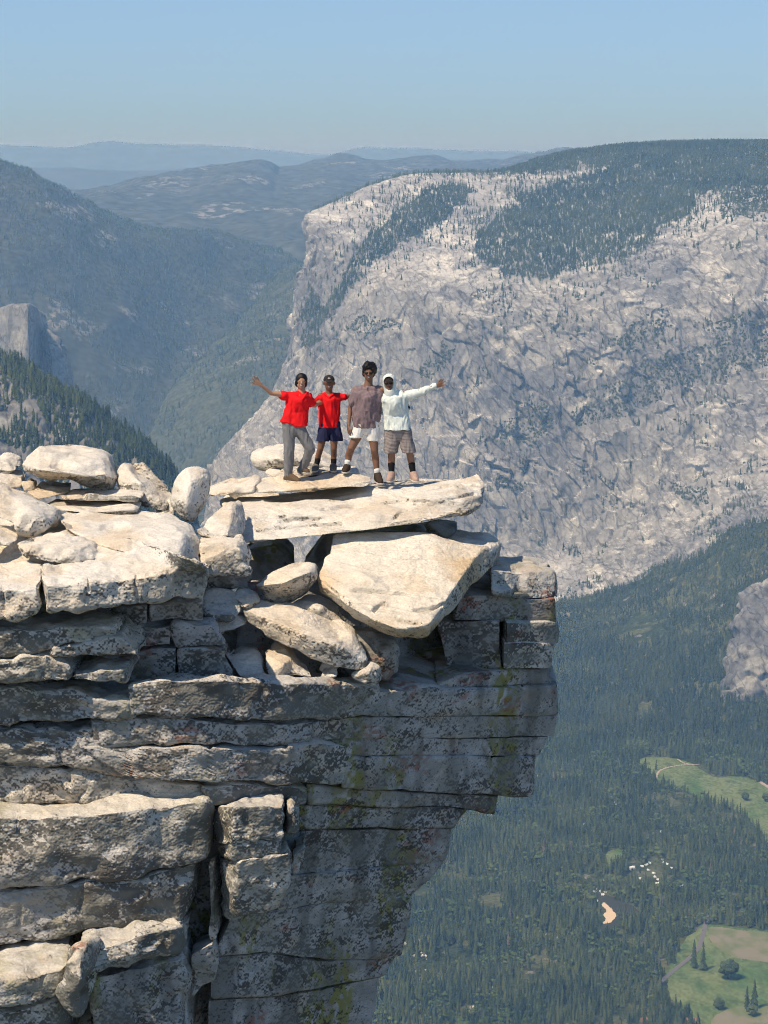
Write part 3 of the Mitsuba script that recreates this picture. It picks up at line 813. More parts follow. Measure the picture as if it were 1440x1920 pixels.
for a in [(1365, 1836, 40, 'oak', 'big round dark oak alone in the lower right meadow'), (1301, 1815, 62, 'pine', 'left of two tall pines beside the road in the lower right meadow'), (1318, 1819, 60, 'pine', 'right of two tall pines beside the road in the lower right meadow'),
          (1397, 1501, 22, 'oak', 'small round tree alone in the upper meadow'), (1436, 1503, 22, 'oak', 'small round tree in the upper meadow at the right edge'), (1400, 1892, 48, 'pine', 'left of the pair of slim pines at the bottom right of the meadow'), (1414, 1891, 60, 'pine', 'right taller one of the pair of slim pines at the bottom right of the meadow'),
          (1347, 1893, 22, 'oak', 'small tree near the bottom of the lower right meadow'), (1272, 1784, 34, 'pine', 'short pine on the grass left of the road in the lower right meadow'), (1230, 1444, 30, 'pine', 'lone pine at the left end of the upper meadow'), (1410, 1905, 22, 'oak', 'round bush at the foot of the pair of slim pines')]:
    meadow_tree(*a)


# buildings, tents and cars in the valley
def house(px_, py_, w, dp, h, rot, wall, roof, label):
    b = Z(px_, py_, zf + 1)
    k = key('house')
    m = T().translate(b.tolist()).rotate([0, 0, 1], rot)
    def part(nm, mesh, bs):
        scene[key(nm, k)] = {**mikit.ply(mesh, bs), 'to_world': m}
    bx = trimesh.creation.box([w, dp, h]); bx.apply_translation([0, 0, h / 2])
    part('wall', bx, wall)
    e = 0.6
    rv = np.array([[-w / 2 - e, -dp / 2 - e, h], [w / 2 + e, -dp / 2 - e, h], [w / 2 + e, dp / 2 + e, h], [-w / 2 - e, dp / 2 + e, h], [-w / 2 - e, 0, h + dp * 0.3], [w / 2 + e, 0, h + dp * 0.3]])
    part('roof', (rv, np.array([[0, 1, 5], [0, 5, 4], [2, 3, 4], [2, 4, 5], [0, 4, 3], [1, 2, 5], [0, 3, 2], [0, 2, 1]])), roof)
    dm = trimesh.creation.box([1.4, 0.2, 2.4]); dm.apply_translation([0, -dp / 2 - 0.08, 1.2])
    part('door', dm, 'dark_glass')
    for s in (-1, 1):
        wm = trimesh.creation.box([2.0, 0.2, 1.4]); wm.apply_translation([s * w * 0.3, -dp / 2 - 0.08, 1.8])
        part('window', wm, 'dark_glass')
    say(k, label, 'house')


house(1160, 1508, 20, 9, 4, 8, 'white_paint', 'white_roof', 'long white roofed building alone in the forest left of the meadow')
house(1184, 1630, 13, 9, 5, 30, 'white_paint', 'white_roof', 'white roofed house at the left end of the camp in the valley')
house(1210, 1916, 15, 11, 6, 25, 'cabin_wall', 'brown_roof', 'left one of two brown roofed houses at the bottom edge of the valley')
house(1297, 1917, 19, 11, 6, -10, 'cabin_wall', 'brown_roof', 'right one of two brown roofed houses at the bottom edge of the valley')
house(1084, 1744, 11, 8, 4, 10, 'white_paint', 'white_roof', 'pale roofed house left of the river bend')
house(960, 1470, 9, 7, 4, 40, 'white_paint', 'white_roof', 'tiny white roofed hut in the forest beside the cliff edge')


def tent(px_, py_, rot, i):
    b = Z(px_, py_, zf + 0.5)
    k = key('tent')
    L, w, h = 7.0, 5.5, 3.4
    v = np.array([[-L / 2, -w / 2, 0], [L / 2, -w / 2, 0], [L / 2, w / 2, 0], [-L / 2, w / 2, 0], [-L / 2, -w / 2, h * .55], [L / 2, -w / 2, h * .55], [L / 2, w / 2, h * .55], [-L / 2, w / 2, h * .55], [-L / 2 - .3, 0, h], [L / 2 + .3, 0, h]])
    f = np.array([[0, 1, 5], [0, 5, 4], [2, 3, 7], [2, 7, 6], [4, 5, 9], [4, 9, 8], [6, 7, 8], [6, 8, 9], [1, 2, 6], [1, 6, 5], [5, 6, 9], [3, 0, 4], [3, 4, 7], [7, 4, 8]])
    scene[k] = {**mikit.ply((v, f), 'white_paint'), 'to_world': T().translate(b.tolist()).rotate([0, 0, 1], rot)}
    say(k, 'small white canvas tent in the forest camp on the valley floor', 'tent', 'white tents of the forest camp')


r = np.random.default_rng(9)
for i, (a, b) in enumerate([(1204, 1625), (1212, 1622), (1216, 1632), (1219, 1619), (1246, 1618), (1252, 1621), (1258, 1628), (1243, 1612), (1199, 1648), (1203, 1655), (1228, 1645), (1234, 1650), (1232, 1657), (1238, 1656), (1266, 1660), (1273, 1663), (1280, 1661), (1288, 1659), (1262, 1658), (1226, 1638),
                            (1090, 1672), (1115, 1673), (1130, 1678), (1118, 1690), (1060, 1752), (1052, 1757)]):
    tent(a, b, float(r.uniform(0, 180)), i)


def car(px_, py_, rot, label):
    b = Z(px_, py_, zf + 1.8)
    k = key('parked_car')
    m = T().translate(b.tolist()).rotate([0, 0, 1], rot)
    body = Manifold.hull_points(np.array([[x, y, z] for x, y, z in [(-2.3, .9, .4), (2.3, .9, .4), (-2.3, -.9, .4), (2.3, -.9, .4), (-2.3, .85, .95), (2.2, .85, .9), (-2.3, -.85, .95), (2.2, -.85, .9)]]))
    cab = Manifold.hull_points(np.array([[-2.0, .75, .95], [1.1, .75, .95], [-2.0, -.75, .95], [1.1, -.75, .95], [-1.6, .6, 1.55], [.4, .6, 1.55], [-1.6, -.6, 1.55], [.4, -.6, 1.55]]))
    for nm, q, bs in (('body', body, 'white_paint'), ('cabin', cab, 'dark_glass')):
        scene[f'{k}__{nm}'] = {**mikit.ply(q, bs), 'to_world': m}
    for x in (-1.45, 1.45):
        for y in (-.85, .85):
            w = trimesh.creation.cylinder(.36, .22, sections=10); w.apply_transform(trimesh.transformations.rotation_matrix(math.pi / 2, [1, 0, 0])); w.apply_translation([x, y, .36])
            scene[key('wheel', k)] = {**mikit.ply(w, 'rubber'), 'to_world': m}
    say(k, label, 'car')


car(1266, 1808, 40, 'white car on the grey road in the lower right meadow')
car(1318, 1745, 80, 'white car near the far end of the grey road')

# ------------------------------------------------------------------ the granite cliff in front
exec_seed = [100]


def sd():
    exec_seed[0] += 7
    return exec_seed[0]


def q(*pts):
    return np.array([P(*c) for c in pts])


def band(px, xs, ys):
    return np.interp(px, xs, ys)


def Dw(px, py):
    """How far ahead the cliff face stands at this part of the photograph."""
    base = np.interp(px, [-100, 0, 380, 560, 700, 850, 1050], [29.3, 29.4, 29.7, 30.35, 31.3, 32.5, 34.2])
    return base + 0.0011 * np.maximum(0, py - 1285) * np.clip((px - 430) / 200, 0, 1)


def layer(top, bot, out=0.0, deep=2.2, bsdf='granite_lichen', name='rock_layer', topback=None, L=0.05, backz=0.0, depth=None, **k):
    """One bed of the cliff: top and bottom edges as seen, standing `out` metres proud of the face."""
    x0, x1 = top[0][0], top[-1][0]
    n = max(6, int((x1 - x0) / 30))
    xs = np.linspace(0, 1, n)
    def line(pl):
        pl = np.array(pl, float)
        s = (pl[:, 0] - pl[0, 0]) / (pl[-1, 0] - pl[0, 0])
        return np.stack([np.interp(xs, s, pl[:, 0]), np.interp(xs, s, pl[:, 1])], 1)
    t, b = line(top), line(bot)
    b[:, 1] += 4 if bsdf == 'granite_wall' else 5
    jr = np.random.default_rng(int(x0 * 7 + top[0][1]))
    joints = []
    for g in range(int((x1 - x0) / 130)):
        jx = jr.uniform(x0 + 20, x1 - 20)
        jt, jb = np.interp(jx, t[:, 0], t[:, 1]), np.interp(jx, b[:, 0], b[:, 1])
        joints.append([(jx, jt - 6), (jx + jr.uniform(-7, 7), jt + (jb - jt) * 0.5), (jx + jr.uniform(-12, 12), jb + 4 if jr.random() < 0.6 else jt + (jb - jt) * 0.7)])
    k.setdefault('cracks', joints or None)
    k.setdefault('crackw', 3.0)
    k.setdefault('crackd', 0.05)
    dep = (lambda x, y: Dw(x, y)) if depth is None else depth
    A = P(t[:, 0], t[:, 1], dep(t[:, 0], t[:, 1]) - out)
    B = P(b[:, 0], b[:, 1], dep(b[:, 0], b[:, 1]) - out)
    if topback is not None:
        tb = line(topback)
        A0 = Z(tb[:, 0], tb[:, 1], A[:, 2] + backz)
    else:
        A0 = A + [0, deep, 0.05]
    Bk = B + [0, deep, 0.1]
    s = sd()
    kw = dict(amp=0.9, rnd=1, cell=0.45, blocky=0.8, knob=0.9)
    kw.update(k)
    put(name, loft_rock([A0, A, B, Bk], s, L=L, **kw), bsdf, 'cliff', 40)


USED.add('cliff')
say('cliff', 'layered granite cliff with a jutting overhang and dark lichen on its faces', 'cliff', kind='structure')
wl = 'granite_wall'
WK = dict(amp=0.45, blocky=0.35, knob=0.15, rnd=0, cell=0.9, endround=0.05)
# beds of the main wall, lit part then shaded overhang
L0a = [(238, 1284), (300, 1276), (420, 1277), (560, 1282), (660, 1284), (712, 1290)]
L1 = [(185, 1345), (300, 1341), (380, 1346), (480, 1353), (560, 1351), (620, 1346)]
layer(L0a, [(238, 1346)] + L1[1:4] + [(560, 1351), (712, 1343)], 0.15, topback=[(300, 1268), (420, 1265), (560, 1270), (660, 1272), (712, 1282)])
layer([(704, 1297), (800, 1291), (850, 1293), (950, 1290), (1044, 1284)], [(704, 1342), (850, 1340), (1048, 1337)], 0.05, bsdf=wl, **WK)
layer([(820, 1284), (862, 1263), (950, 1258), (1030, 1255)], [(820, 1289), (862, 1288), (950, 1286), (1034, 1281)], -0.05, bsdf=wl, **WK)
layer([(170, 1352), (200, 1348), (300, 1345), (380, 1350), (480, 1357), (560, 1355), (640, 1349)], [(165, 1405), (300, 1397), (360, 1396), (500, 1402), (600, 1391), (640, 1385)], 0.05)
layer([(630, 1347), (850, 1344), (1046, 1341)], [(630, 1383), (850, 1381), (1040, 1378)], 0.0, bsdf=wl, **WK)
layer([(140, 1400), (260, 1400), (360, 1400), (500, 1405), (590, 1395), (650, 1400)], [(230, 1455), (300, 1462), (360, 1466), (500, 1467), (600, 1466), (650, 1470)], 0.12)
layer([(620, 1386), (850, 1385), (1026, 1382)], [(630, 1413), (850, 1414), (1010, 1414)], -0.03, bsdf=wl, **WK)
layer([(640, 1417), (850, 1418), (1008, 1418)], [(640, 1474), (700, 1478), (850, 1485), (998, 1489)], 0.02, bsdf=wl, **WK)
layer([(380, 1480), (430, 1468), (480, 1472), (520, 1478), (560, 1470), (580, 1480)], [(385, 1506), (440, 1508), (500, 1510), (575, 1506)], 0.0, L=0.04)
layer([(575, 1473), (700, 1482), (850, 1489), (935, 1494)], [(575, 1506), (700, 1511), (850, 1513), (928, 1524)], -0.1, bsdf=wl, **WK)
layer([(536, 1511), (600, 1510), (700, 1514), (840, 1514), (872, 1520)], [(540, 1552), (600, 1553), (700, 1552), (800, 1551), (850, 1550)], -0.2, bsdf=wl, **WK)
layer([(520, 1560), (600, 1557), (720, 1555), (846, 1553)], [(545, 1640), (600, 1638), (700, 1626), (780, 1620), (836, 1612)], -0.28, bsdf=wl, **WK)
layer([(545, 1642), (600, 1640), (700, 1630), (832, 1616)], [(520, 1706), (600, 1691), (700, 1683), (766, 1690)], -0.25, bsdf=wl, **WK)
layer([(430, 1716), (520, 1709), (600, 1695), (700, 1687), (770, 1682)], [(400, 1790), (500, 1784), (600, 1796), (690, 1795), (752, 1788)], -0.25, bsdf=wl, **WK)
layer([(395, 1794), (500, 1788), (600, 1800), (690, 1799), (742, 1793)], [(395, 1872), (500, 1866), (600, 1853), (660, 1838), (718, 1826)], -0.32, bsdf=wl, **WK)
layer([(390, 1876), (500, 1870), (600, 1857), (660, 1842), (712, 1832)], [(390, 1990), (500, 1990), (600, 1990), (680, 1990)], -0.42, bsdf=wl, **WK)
# beds at the left
layer([(-70, 1293), (0, 1289), (60, 1285), (85, 1299), (130, 1296), (160, 1296), (180, 1312), (250, 1310)], [(-70, 1368), (0, 1362), (60, 1358), (120, 1356), (190, 1346), (250, 1346)], 0.12, amp=1.3, knob=1.6)
layer([(-70, 1372), (0, 1371), (35, 1362), (60, 1372), (100, 1362), (140, 1372), (180, 1355), (230, 1352)], [(-70, 1425), (0, 1430), (70, 1434), (160, 1441), (215, 1457), (250, 1460)], 0.05, amp=1.3, knob=1.5)
layer([(-70, 1432), (20, 1436), (70, 1436), (160, 1444), (250, 1463), (330, 1470), (395, 1472)], [(-70, 1508), (100, 1508), (250, 1506), (395, 1502)], -0.12, amp=1.2, blocky=1.4, bsdf='granite_worn')
layer([(50, 1444), (90, 1436), (150, 1448), (180, 1475)], [(40, 1506), (90, 1506), (150, 1506), (190, 1506)], -0.05, amp=1.3, blocky=1.6, bsdf='granite_worn', L=0.04)
layer([(170, 1468), (190, 1450), (240, 1456), (270, 1480)], [(150, 1506), (190, 1506), (240, 1505), (280, 1503)], -0.05, amp=1.3, blocky=1.6, L=0.04)
# broad ledges lower left
F1t = [(-70, 1530), (60, 1532), (120, 1530), (240, 1520), (330, 1508), (386, 1503)]
F1b = [(-70, 1672), (0, 1668), (100, 1660), (160, 1650), (260, 1645), (310, 1628), (392, 1612)]
dF = lambda x, y: np.interp(x, [-70, 0, 240, 386], [28.7, 28.75, 29.1, 29.55])
layer(F1t, F1b, 0.0, depth=dF, topback=[(-70, 1488), (60, 1490), (240, 1484), (386, 1484)], amp=1.1, blocky=1.2, cell=0.7, knob=0.7)
layer([(-70, 1676), (0, 1672), (100, 1664), (160, 1654), (260, 1649), (310, 1632), (362, 1622)], [(-70, 1784), (0, 1778), (100, 1764), (200, 1740), (300, 1730), (342, 1728)], -0.08, depth=dF, amp=1.2, blocky=0.8, knob=1.4)
dG = lambda x, y: np.interp(x, [-70, 0, 120, 160, 340], [27.7, 27.75, 28.05, 28.3, 29.05])
layer([(-70, 1838), (0, 1836), (60, 1830), (126, 1812)], [(-70, 1900), (0, 1895), (60, 1880), (112, 1872)], 0.0, depth=dG, topback=[(-70, 1770), (0, 1765), (60, 1756), (132, 1745)], amp=1.3, blocky=1.4)
layer([(148, 1785), (220, 1768), (290, 1748), (340, 1740)], [(160, 1832), (220, 1815), (290, 1800), (338, 1790)], 0.0, depth=dG, topback=[(150, 1745), (220, 1732), (290, 1720), (340, 1716)], amp=1.3, blocky=2.0, cell=0.3)
layer([(-70, 1904), (0, 1900), (70, 1884), (110, 1878)], [(-70, 2000), (0, 2000), (70, 2000), (125, 2000)], -0.12, depth=dG, amp=1.2, blocky=1.2)
layer([(172, 1836), (220, 1822), (290, 1806), (345, 1800)], [(165, 2000), (220, 2000), (290, 2000), (350, 2000)], -0.12, depth=dG, amp=1.2, blocky=1.5, bsdf=wl)
put('rock_wedge', hull_rock(q((128, 1800, 27.7), (150, 1780, 27.9), (165, 1772, 28.2), (160, 1840, 27.9), (150, 1912, 27.9), (118, 1850, 27.9), (100, 1862, 28.0), (150, 1840, 27.55)), sd(), back=[0.1, 0.7, 0], blocky=1.5), 'granite_lichen', 'cliff', 40)
# blocks right of the chimney
for pp in [[(440, 1514, 29.45), (533, 1512, 29.65), (531, 1570, 29.70), (432, 1582, 29.45), (396, 1512, 29.95), (400, 1578, 30.00), (405, 1506, 30.05), (520, 1505, 30.10)],
           [(438, 1584, 29.50), (528, 1574, 29.70), (528, 1600, 29.70), (436, 1612, 29.55), (408, 1590, 30.00), (412, 1608, 30.00)],
           [(448, 1614, 29.50), (540, 1602, 29.75), (545, 1640, 29.80), (520, 1704, 29.90), (452, 1716, 29.75), (412, 1614, 30.00), (416, 1722, 30.15), (440, 1690, 29.65)],
           [(540, 1516, 29.90), (552, 1512, 30.05), (552, 1560, 30.05), (538, 1562, 29.95), (556, 1540, 29.85)],
           [(548, 1606, 30.00), (570, 1590, 30.10), (566, 1640, 30.10), (548, 1645, 30.05)]]:
    put('rock_block', hull_rock(q(*pp), sd(), back=[0.0, 0.9, 0.0], L=0.03, amp=0.7, rnd=0, chips=4, chip=0.04, blocky=1.5, cell=0.22), 'granite_lichen', 'cliff', 40)
put('rock_sliver', hull_rock(q((394, 1612, 29.7), (404, 1610, 29.8), (402, 1700, 29.8), (404, 1765, 29.9), (398, 1765, 29.8), (394, 1690, 29.75)), sd(), back=[0.03, 0.6, 0], L=0.035, amp=0.5, chip=0.02), 'granite_lichen', 'cliff', 40)
put('rock_sliver', hull_rock(q((356, 1790, 29.6), (398, 1770, 29.7), (408, 1780, 29.9), (402, 1840, 29.9), (360, 1870, 29.8)), sd(), back=[0.03, 0.8, 0], L=0.04, amp=0.6, chip=0.02), wl, 'cliff', 40)
# core behind the beds
core = [q(*[(x, y, d) for x, y, d in c]) for c in (
    [(-90, 1010, 32.5), (200, 1060, 32.5), (380, 1100, 33.0), (560, 1240, 33.8), (720, 1240, 34.2), (1000, 1150, 36.0)],
    [(-90, 1180, 30.9), (200, 1190, 31.0), (380, 1230, 31.4), (560, 1272, 31.6), (720, 1290, 32.2), (990, 1200, 35.2)],
    [(-90, 1290, 30.4), (200, 1300, 30.4), (380, 1330, 30.7), (560, 1330, 31.2), (720, 1340, 32.1), (990, 1320, 34.6)],
    [(-90, 1500, 30.2), (200, 1500, 30.2), (380, 1520, 30.6), (520, 1540, 31.2), (650, 1520, 32.2), (840, 1500, 34.0)],
    [(-90, 1900, 29.3), (150, 1900, 29.4), (380, 1900, 30.7), (480, 1900, 31.6), (560, 1900, 32.3), (660, 1830, 33.3)],
    [(-90, 2150, 29.3), (150, 2150, 29.4), (380, 2150, 30.7), (440, 2150, 31.6), (500, 2150, 32.3), (560, 2150, 33.0)])]
core.append(core[-1] + [0, 5, 0])
core.append(core[0] + [0, 3, -1])
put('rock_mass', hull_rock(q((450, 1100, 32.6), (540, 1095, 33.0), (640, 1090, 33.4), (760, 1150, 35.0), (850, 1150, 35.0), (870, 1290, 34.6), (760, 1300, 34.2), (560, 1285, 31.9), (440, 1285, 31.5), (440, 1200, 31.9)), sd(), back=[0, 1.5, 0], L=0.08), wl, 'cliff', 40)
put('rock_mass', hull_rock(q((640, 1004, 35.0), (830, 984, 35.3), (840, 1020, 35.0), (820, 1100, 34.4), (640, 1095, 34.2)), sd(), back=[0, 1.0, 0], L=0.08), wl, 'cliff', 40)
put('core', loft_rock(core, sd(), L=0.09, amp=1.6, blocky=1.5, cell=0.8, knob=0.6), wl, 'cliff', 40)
# shelf beds at upper left
layer([(82, 1097), (160, 1092), (240, 1086), (320, 1078), (380, 1072)], [(84, 1148), (160, 1145), (240, 1137), (310, 1125), (378, 1120)], 0.0, depth=lambda x, y: np.interp(x, [80, 240, 380], [28.9, 29.1, 29.7]),
      topback=[(84, 975), (160, 985), (240, 1000), (320, 1035), (372, 1055)], backz=0.30, bsdf='granite_worn', amp=0.9, knob=0.9, name='shelf')
layer([(-70, 1108), (0, 1106), (40, 1102), (76, 1098)], [(-70, 1175), (0, 1166), (50, 1160), (78, 1151)], 0.0, depth=lambda x, y: 28.95 + 0 * x, topback=[(-70, 965), (0, 968), (40, 970), (78, 974)], backz=0.30, bsdf='granite_worn', amp=0.9, knob=0.6, name='shelf')
dE = lambda x, y: np.interp(x, [-70, 240], [28.95, 29.35])
layer([(-70, 1181), (0, 1180), (70, 1176), (140, 1174), (214, 1172)], [(-70, 1232), (0, 1237), (60, 1230), (110, 1210), (180, 1204), (222, 1192)], 0.0, depth=dE, topback=[(-70, 1160), (0, 1157), (70, 1152), (140, 1150), (214, 1156)], amp=1.2, knob=1.4)
layer([(95, 1214), (150, 1206), (205, 1192), (226, 1190), (258, 1218)], [(95, 1228), (150, 1226), (205, 1226), (235, 1230), (262, 1226)], 0.02, depth=dE, amp=1.1, knob=1.2, L=0.04)
layer([(-70, 1242), (0, 1241), (50, 1232), (95, 1229), (122, 1240), (136, 1258)], [(-70, 1290), (0, 1284), (60, 1280), (95, 1279), (120, 1279), (134, 1276)], 0.05, depth=dE, amp=1.2, knob=1.6)
layer([(130, 1262), (170, 1256), (206, 1252), (238, 1252)], [(130, 1280), (170, 1280), (206, 1280), (240, 1279)], 0.0, depth=dE, amp=1.2, knob=1.3, L=0.04)
# shaded blocks in the recess under the shelf
for pp in [[(212, 1140), (275, 1135), (275, 1170), (215, 1175)], [(278, 1132), (380, 1125), (382, 1166), (280, 1168)], [(230, 1176), (322, 1172), (322, 1212), (255, 1215)], [(326, 1170), (398, 1168), (425, 1212), (326, 1214)], [(236, 1218), (330, 1216), (330, 1276), (236, 1282)], [(332, 1216), (425, 1216), (440, 1272), (332, 1274)]]:
    put('recess_block', hull_rock(q(*[(x, y, 30.35 + 0.0006 * (x - 210)) for x, y in pp]), sd(), back=[0, 0.8, 0], amp=0.6, rnd=2, chip=0.03, chips=3), wl, 'cliff', 40)
# column under the right end of the overhang
layer([(862, 1118), (920, 1114), (980, 1124), (1040, 1124)], [(850, 1160), (920, 1162), (980, 1162), (1042, 1164)], 0.0, depth=lambda x, y: np.interp(x, [850, 1045], [33.2, 33.9]), bsdf=wl, **WK)
layer([(818, 1166), (860, 1164), (900, 1164), (938, 1164)], [(838, 1252), (870, 1254), (900, 1253), (940, 1250)], 0.0, depth=lambda x, y: 33.35 + 0 * x, bsdf=wl, **WK)
layer([(948, 1167), (980, 1167), (1010, 1168), (1042, 1168)], [(948, 1204), (980, 1203), (1010, 1203), (1043, 1200)], 0.0, depth=lambda x, y: np.interp(x, [942, 1043], [33.2, 33.9]), bsdf='granite_lichen', **WK)
layer([(946, 1207), (980, 1206), (1010, 1206), (1042, 1204)], [(944, 1250), (980, 1250), (1010, 1250), (1034, 1248)], 0.02, depth=lambda x, y: np.interp(x, [942, 1043], [33.2, 33.9]), bsdf='granite_lichen', **WK)

# ------------------------------------------------------------------ loose slabs and boulders
def rock(name, mesh, bsdf, label, cat=None):
    put(name, mesh, bsdf, None, 40, label, cat or name.split('_')[-1])


vis_rows = [q((415, 937, 34.9), (520, 927, 35.1), (690, 912, 35.3), (780, 905, 35.3), (850, 899, 35.2), (897, 900, 35.0)),
            q((418, 950, 33.9), (520, 946, 33.8), (690, 930, 33.8), (790, 921, 33.9), (860, 914, 34.0), (904, 914, 34.2)),
            q((450, 975, 33.2), (540, 968, 33.1), (690, 955, 33.1), (790, 945, 33.3), (865, 937, 33.5), (908, 928, 34.0)),
            q((453, 1019, 32.7), (540, 1011, 32.6), (690, 995, 32.7), (790, 981, 32.9), (865, 967, 33.3), (909, 945, 33.9))]
vis_rows = [vis_rows[0] + [0, 0.8, -0.12]] + vis_rows + [vis_rows[-1] + [0, 2.4, 0.1]]
rock('slab', loft_rock(vis_rows, sd(), L=0.028, amp=0.7, rnd=1, strata=0.03, blocky=0.7, cell=0.9, cracks=[[(622, 938), (700, 925), (827, 913), (893, 908)], [(446, 972), (500, 967), (532, 968)], [(526, 978), (555, 972), (600, 973)], [(600, 955), (700, 945), (760, 938), (800, 940)], [(480, 995), (560, 985), (640, 982)], [(840, 935), (890, 925)], [(740, 972), (748, 960), (760, 956)]]), 'granite_clean', 'long pale slab jutting out to the right that the people stand on')


def thin(name, top, bot, da, db, bs, label, back=1.0, **k):
    A = q(*[(x, y, d) for (x, y), d in zip(top, da)])
    B = q(*[(x, y, d) for (x, y), d in zip(bot, db)])
    M = 0.45 * A + 0.55 * B + [0, -0.25, 0.02]
    rock(name, loft_rock([A + [0, 0.3, -0.05], A, M, B, B + [0, back, 0.05]], sd(), L=0.03, amp=0.7, strata=0.03, rnd=1, **k), bs, label)


thin('slab', [(394, 912), (430, 898), (478, 891)], [(396, 931), (430, 930), (478, 926)], [35.0] * 3, [34.2] * 3, 'granite_clean', 'short pale slab at the left end of the stack under the people')
thin('slab', [(484, 896), (560, 892), (640, 890), (688, 896)], [(484, 926), (560, 922), (640, 915), (688, 912)], [35.0] * 4, [34.15] * 4, 'granite_clean', 'pale layered slab under the feet of the woman in grey trousers')
thin('slab', [(500, 884), (560, 880), (620, 880), (664, 887)], [(510, 895), (560, 894), (620, 893), (664, 895)], [35.5] * 4, [35.0] * 4, 'granite_clean', 'thin uppermost pale slab under the feet of the boy in navy shorts')
rock('boulder', hull_rock(q((468, 850, 36.0), (480, 841, 36.1), (530, 836, 36.2), (565, 839, 36.2), (615, 854, 36.2), (632, 868, 36.0), (630, 880, 35.9), (560, 886, 35.7), (490, 885, 35.7), (470, 872, 35.8), (520, 862, 35.4)), sd(), back=[0.05, 0.7, 0.0], rnd=8, blocky=0.4), 'granite_worn', 'long rounded boulder lying behind the two people in red shirts')
rock('boulder', hull_rock(np.vstack([q((627, 1004, 33.0), (700, 999, 33.1), (795, 999, 33.1), (905, 1028, 32.95), (868, 1078, 32.2), (828, 1122, 31.6), (802, 1172, 31.0), (750, 1180, 30.85), (700, 1163, 30.95), (645, 1130, 31.2), (594, 1082, 31.9), (614, 1060, 32.3)),
     q((597, 1108, 31.95), (660, 1162, 31.4), (715, 1188, 31.2), (750, 1195, 31.1), (800, 1194, 31.2), (835, 1150, 31.9), (885, 1098, 32.6), (918, 1055, 33.2), (918, 1033, 33.3)), q((700, 1100, 33.2), (800, 1100, 33.4), (880, 1060, 33.9))]),
     sd(), L=0.035, amp=0.9, rnd=1, chips=3, chip=0.04, blocky=0.6, cell=0.9, cracks=[[(700, 1146), (712, 1134), (722, 1130)], [(779, 1144), (805, 1143), (832, 1133)], [(750, 1164), (787, 1168)], [(600, 1088), (640, 1120), (655, 1133)], [(660, 1107), (760, 1112)]]), 'granite_stained', 'biggest boulder, pale with an orange stain, tilted under the jutting slab')
rock('boulder', hull_rock(q((838, 1012, 33.5), (852, 1006, 33.8), (915, 1010, 33.8), (937, 1020, 33.9), (938, 1061, 33.9), (919, 1063, 33.55), (919, 1030, 33.5), (850, 1060, 33.6)), sd(), back=[0, 0.7, 0], chip=0.03), 'granite_worn', 'squarish pale boulder behind the right end of the orange stained boulder')
rock('stone', hull_rock(q((800, 985, 34.4), (822, 979, 34.5), (861, 984, 34.5), (863, 1003, 34.4), (840, 1010, 34.2), (805, 1008, 34.3)), sd(), back=[0, 0.5, 0], chip=0.02), wl, 'small dark stone wedged under the tip of the jutting slab')
rock('boulder', hull_rock(q((919, 1070, 33.4), (932, 1063, 34.1), (1030, 1068, 34.5), (1038, 1076, 34.3), (1041, 1114, 34.15), (1030, 1122, 33.95), (975, 1121, 33.55), (921, 1113, 33.2)), sd(), back=[0, 1.1, 0], chip=0.04), 'granite_lichen', 'greenish rectangular boulder at the right end on top of the column')
rock('boulder', hull_rock(q((36, 868, 33.2), (46, 854, 33.3), (63, 849, 33.4), (72, 841, 33.5), (84, 838, 33.6), (145, 840, 33.6), (180, 848, 33.6), (202, 864, 33.5), (216, 882, 33.4), (222, 896, 33.3), (214, 911, 33.3), (200, 920, 33.2), (150, 920, 33.0), (100, 905, 33.0), (60, 892, 33.1), (40, 884, 33.1), (80, 884, 32.5), (150, 890, 32.4), (200, 894, 32.6)), sd(), back=[0, 0.8, 0], rnd=2, blocky=1.0, chips=7,
     pit=[(P(118, 872, 32.9), 0.20, 0.09)]), 'granite_worn', 'large rounded whale backed boulder at the top left of the pile')
rock('stone', hull_rock(q((-30, 864, 33.6), (10, 862, 33.7), (30, 868, 33.7), (36, 880, 33.6), (22, 888, 33.4), (-30, 890, 33.3)), sd(), back=[0, 0.5, 0], chip=0.03), 'granite_worn', 'small stone at the left edge beside the whale backed boulder')
rock('stone', hull_rock(q((-30, 892, 33.2), (20, 886, 33.4), (40, 895, 33.4), (42, 914, 33.2), (10, 918, 33.0), (-30, 916, 33.0)), sd(), back=[0, 0.6, 0], chip=0.03), 'granite_worn', 'grey patched stone at the left edge under the smaller stone')
rock('stone', hull_rock(q((40, 906, 32.9), (62, 905, 33.0), (65, 918, 32.9), (45, 922, 32.7)), sd(), back=[0, 0.4, 0], chip=0.02, L=0.03), 'granite_clean', 'tiny cube like stone left under the whale backed boulder')
rock('slab', hull_rock(q((48, 922, 32.7), (70, 912, 33.1), (130, 918, 33.1), (128, 924, 32.8), (90, 932, 32.5), (70, 936, 32.4)), sd(), back=[0, 0.6, 0], chip=0.02), 'granite_clean', 'thin slab in the shade under the whale backed boulder')
thin('slab', [(122, 924), (180, 921), (250, 921), (260, 926)], [(122, 939), (180, 940), (250, 940), (258, 940)], [33.0] * 4, [32.3] * 4, 'granite_worn', 'upper of two flat slabs below the whale backed boulder', blocky=0.5)
thin('slab', [(88, 945), (150, 938), (220, 939), (256, 940)], [(92, 955), (150, 962), (220, 963), (256, 960)], [32.9] * 4, [32.1] * 4, 'granite_worn', 'lower of two flat slabs below the whale backed boulder', blocky=0.5)
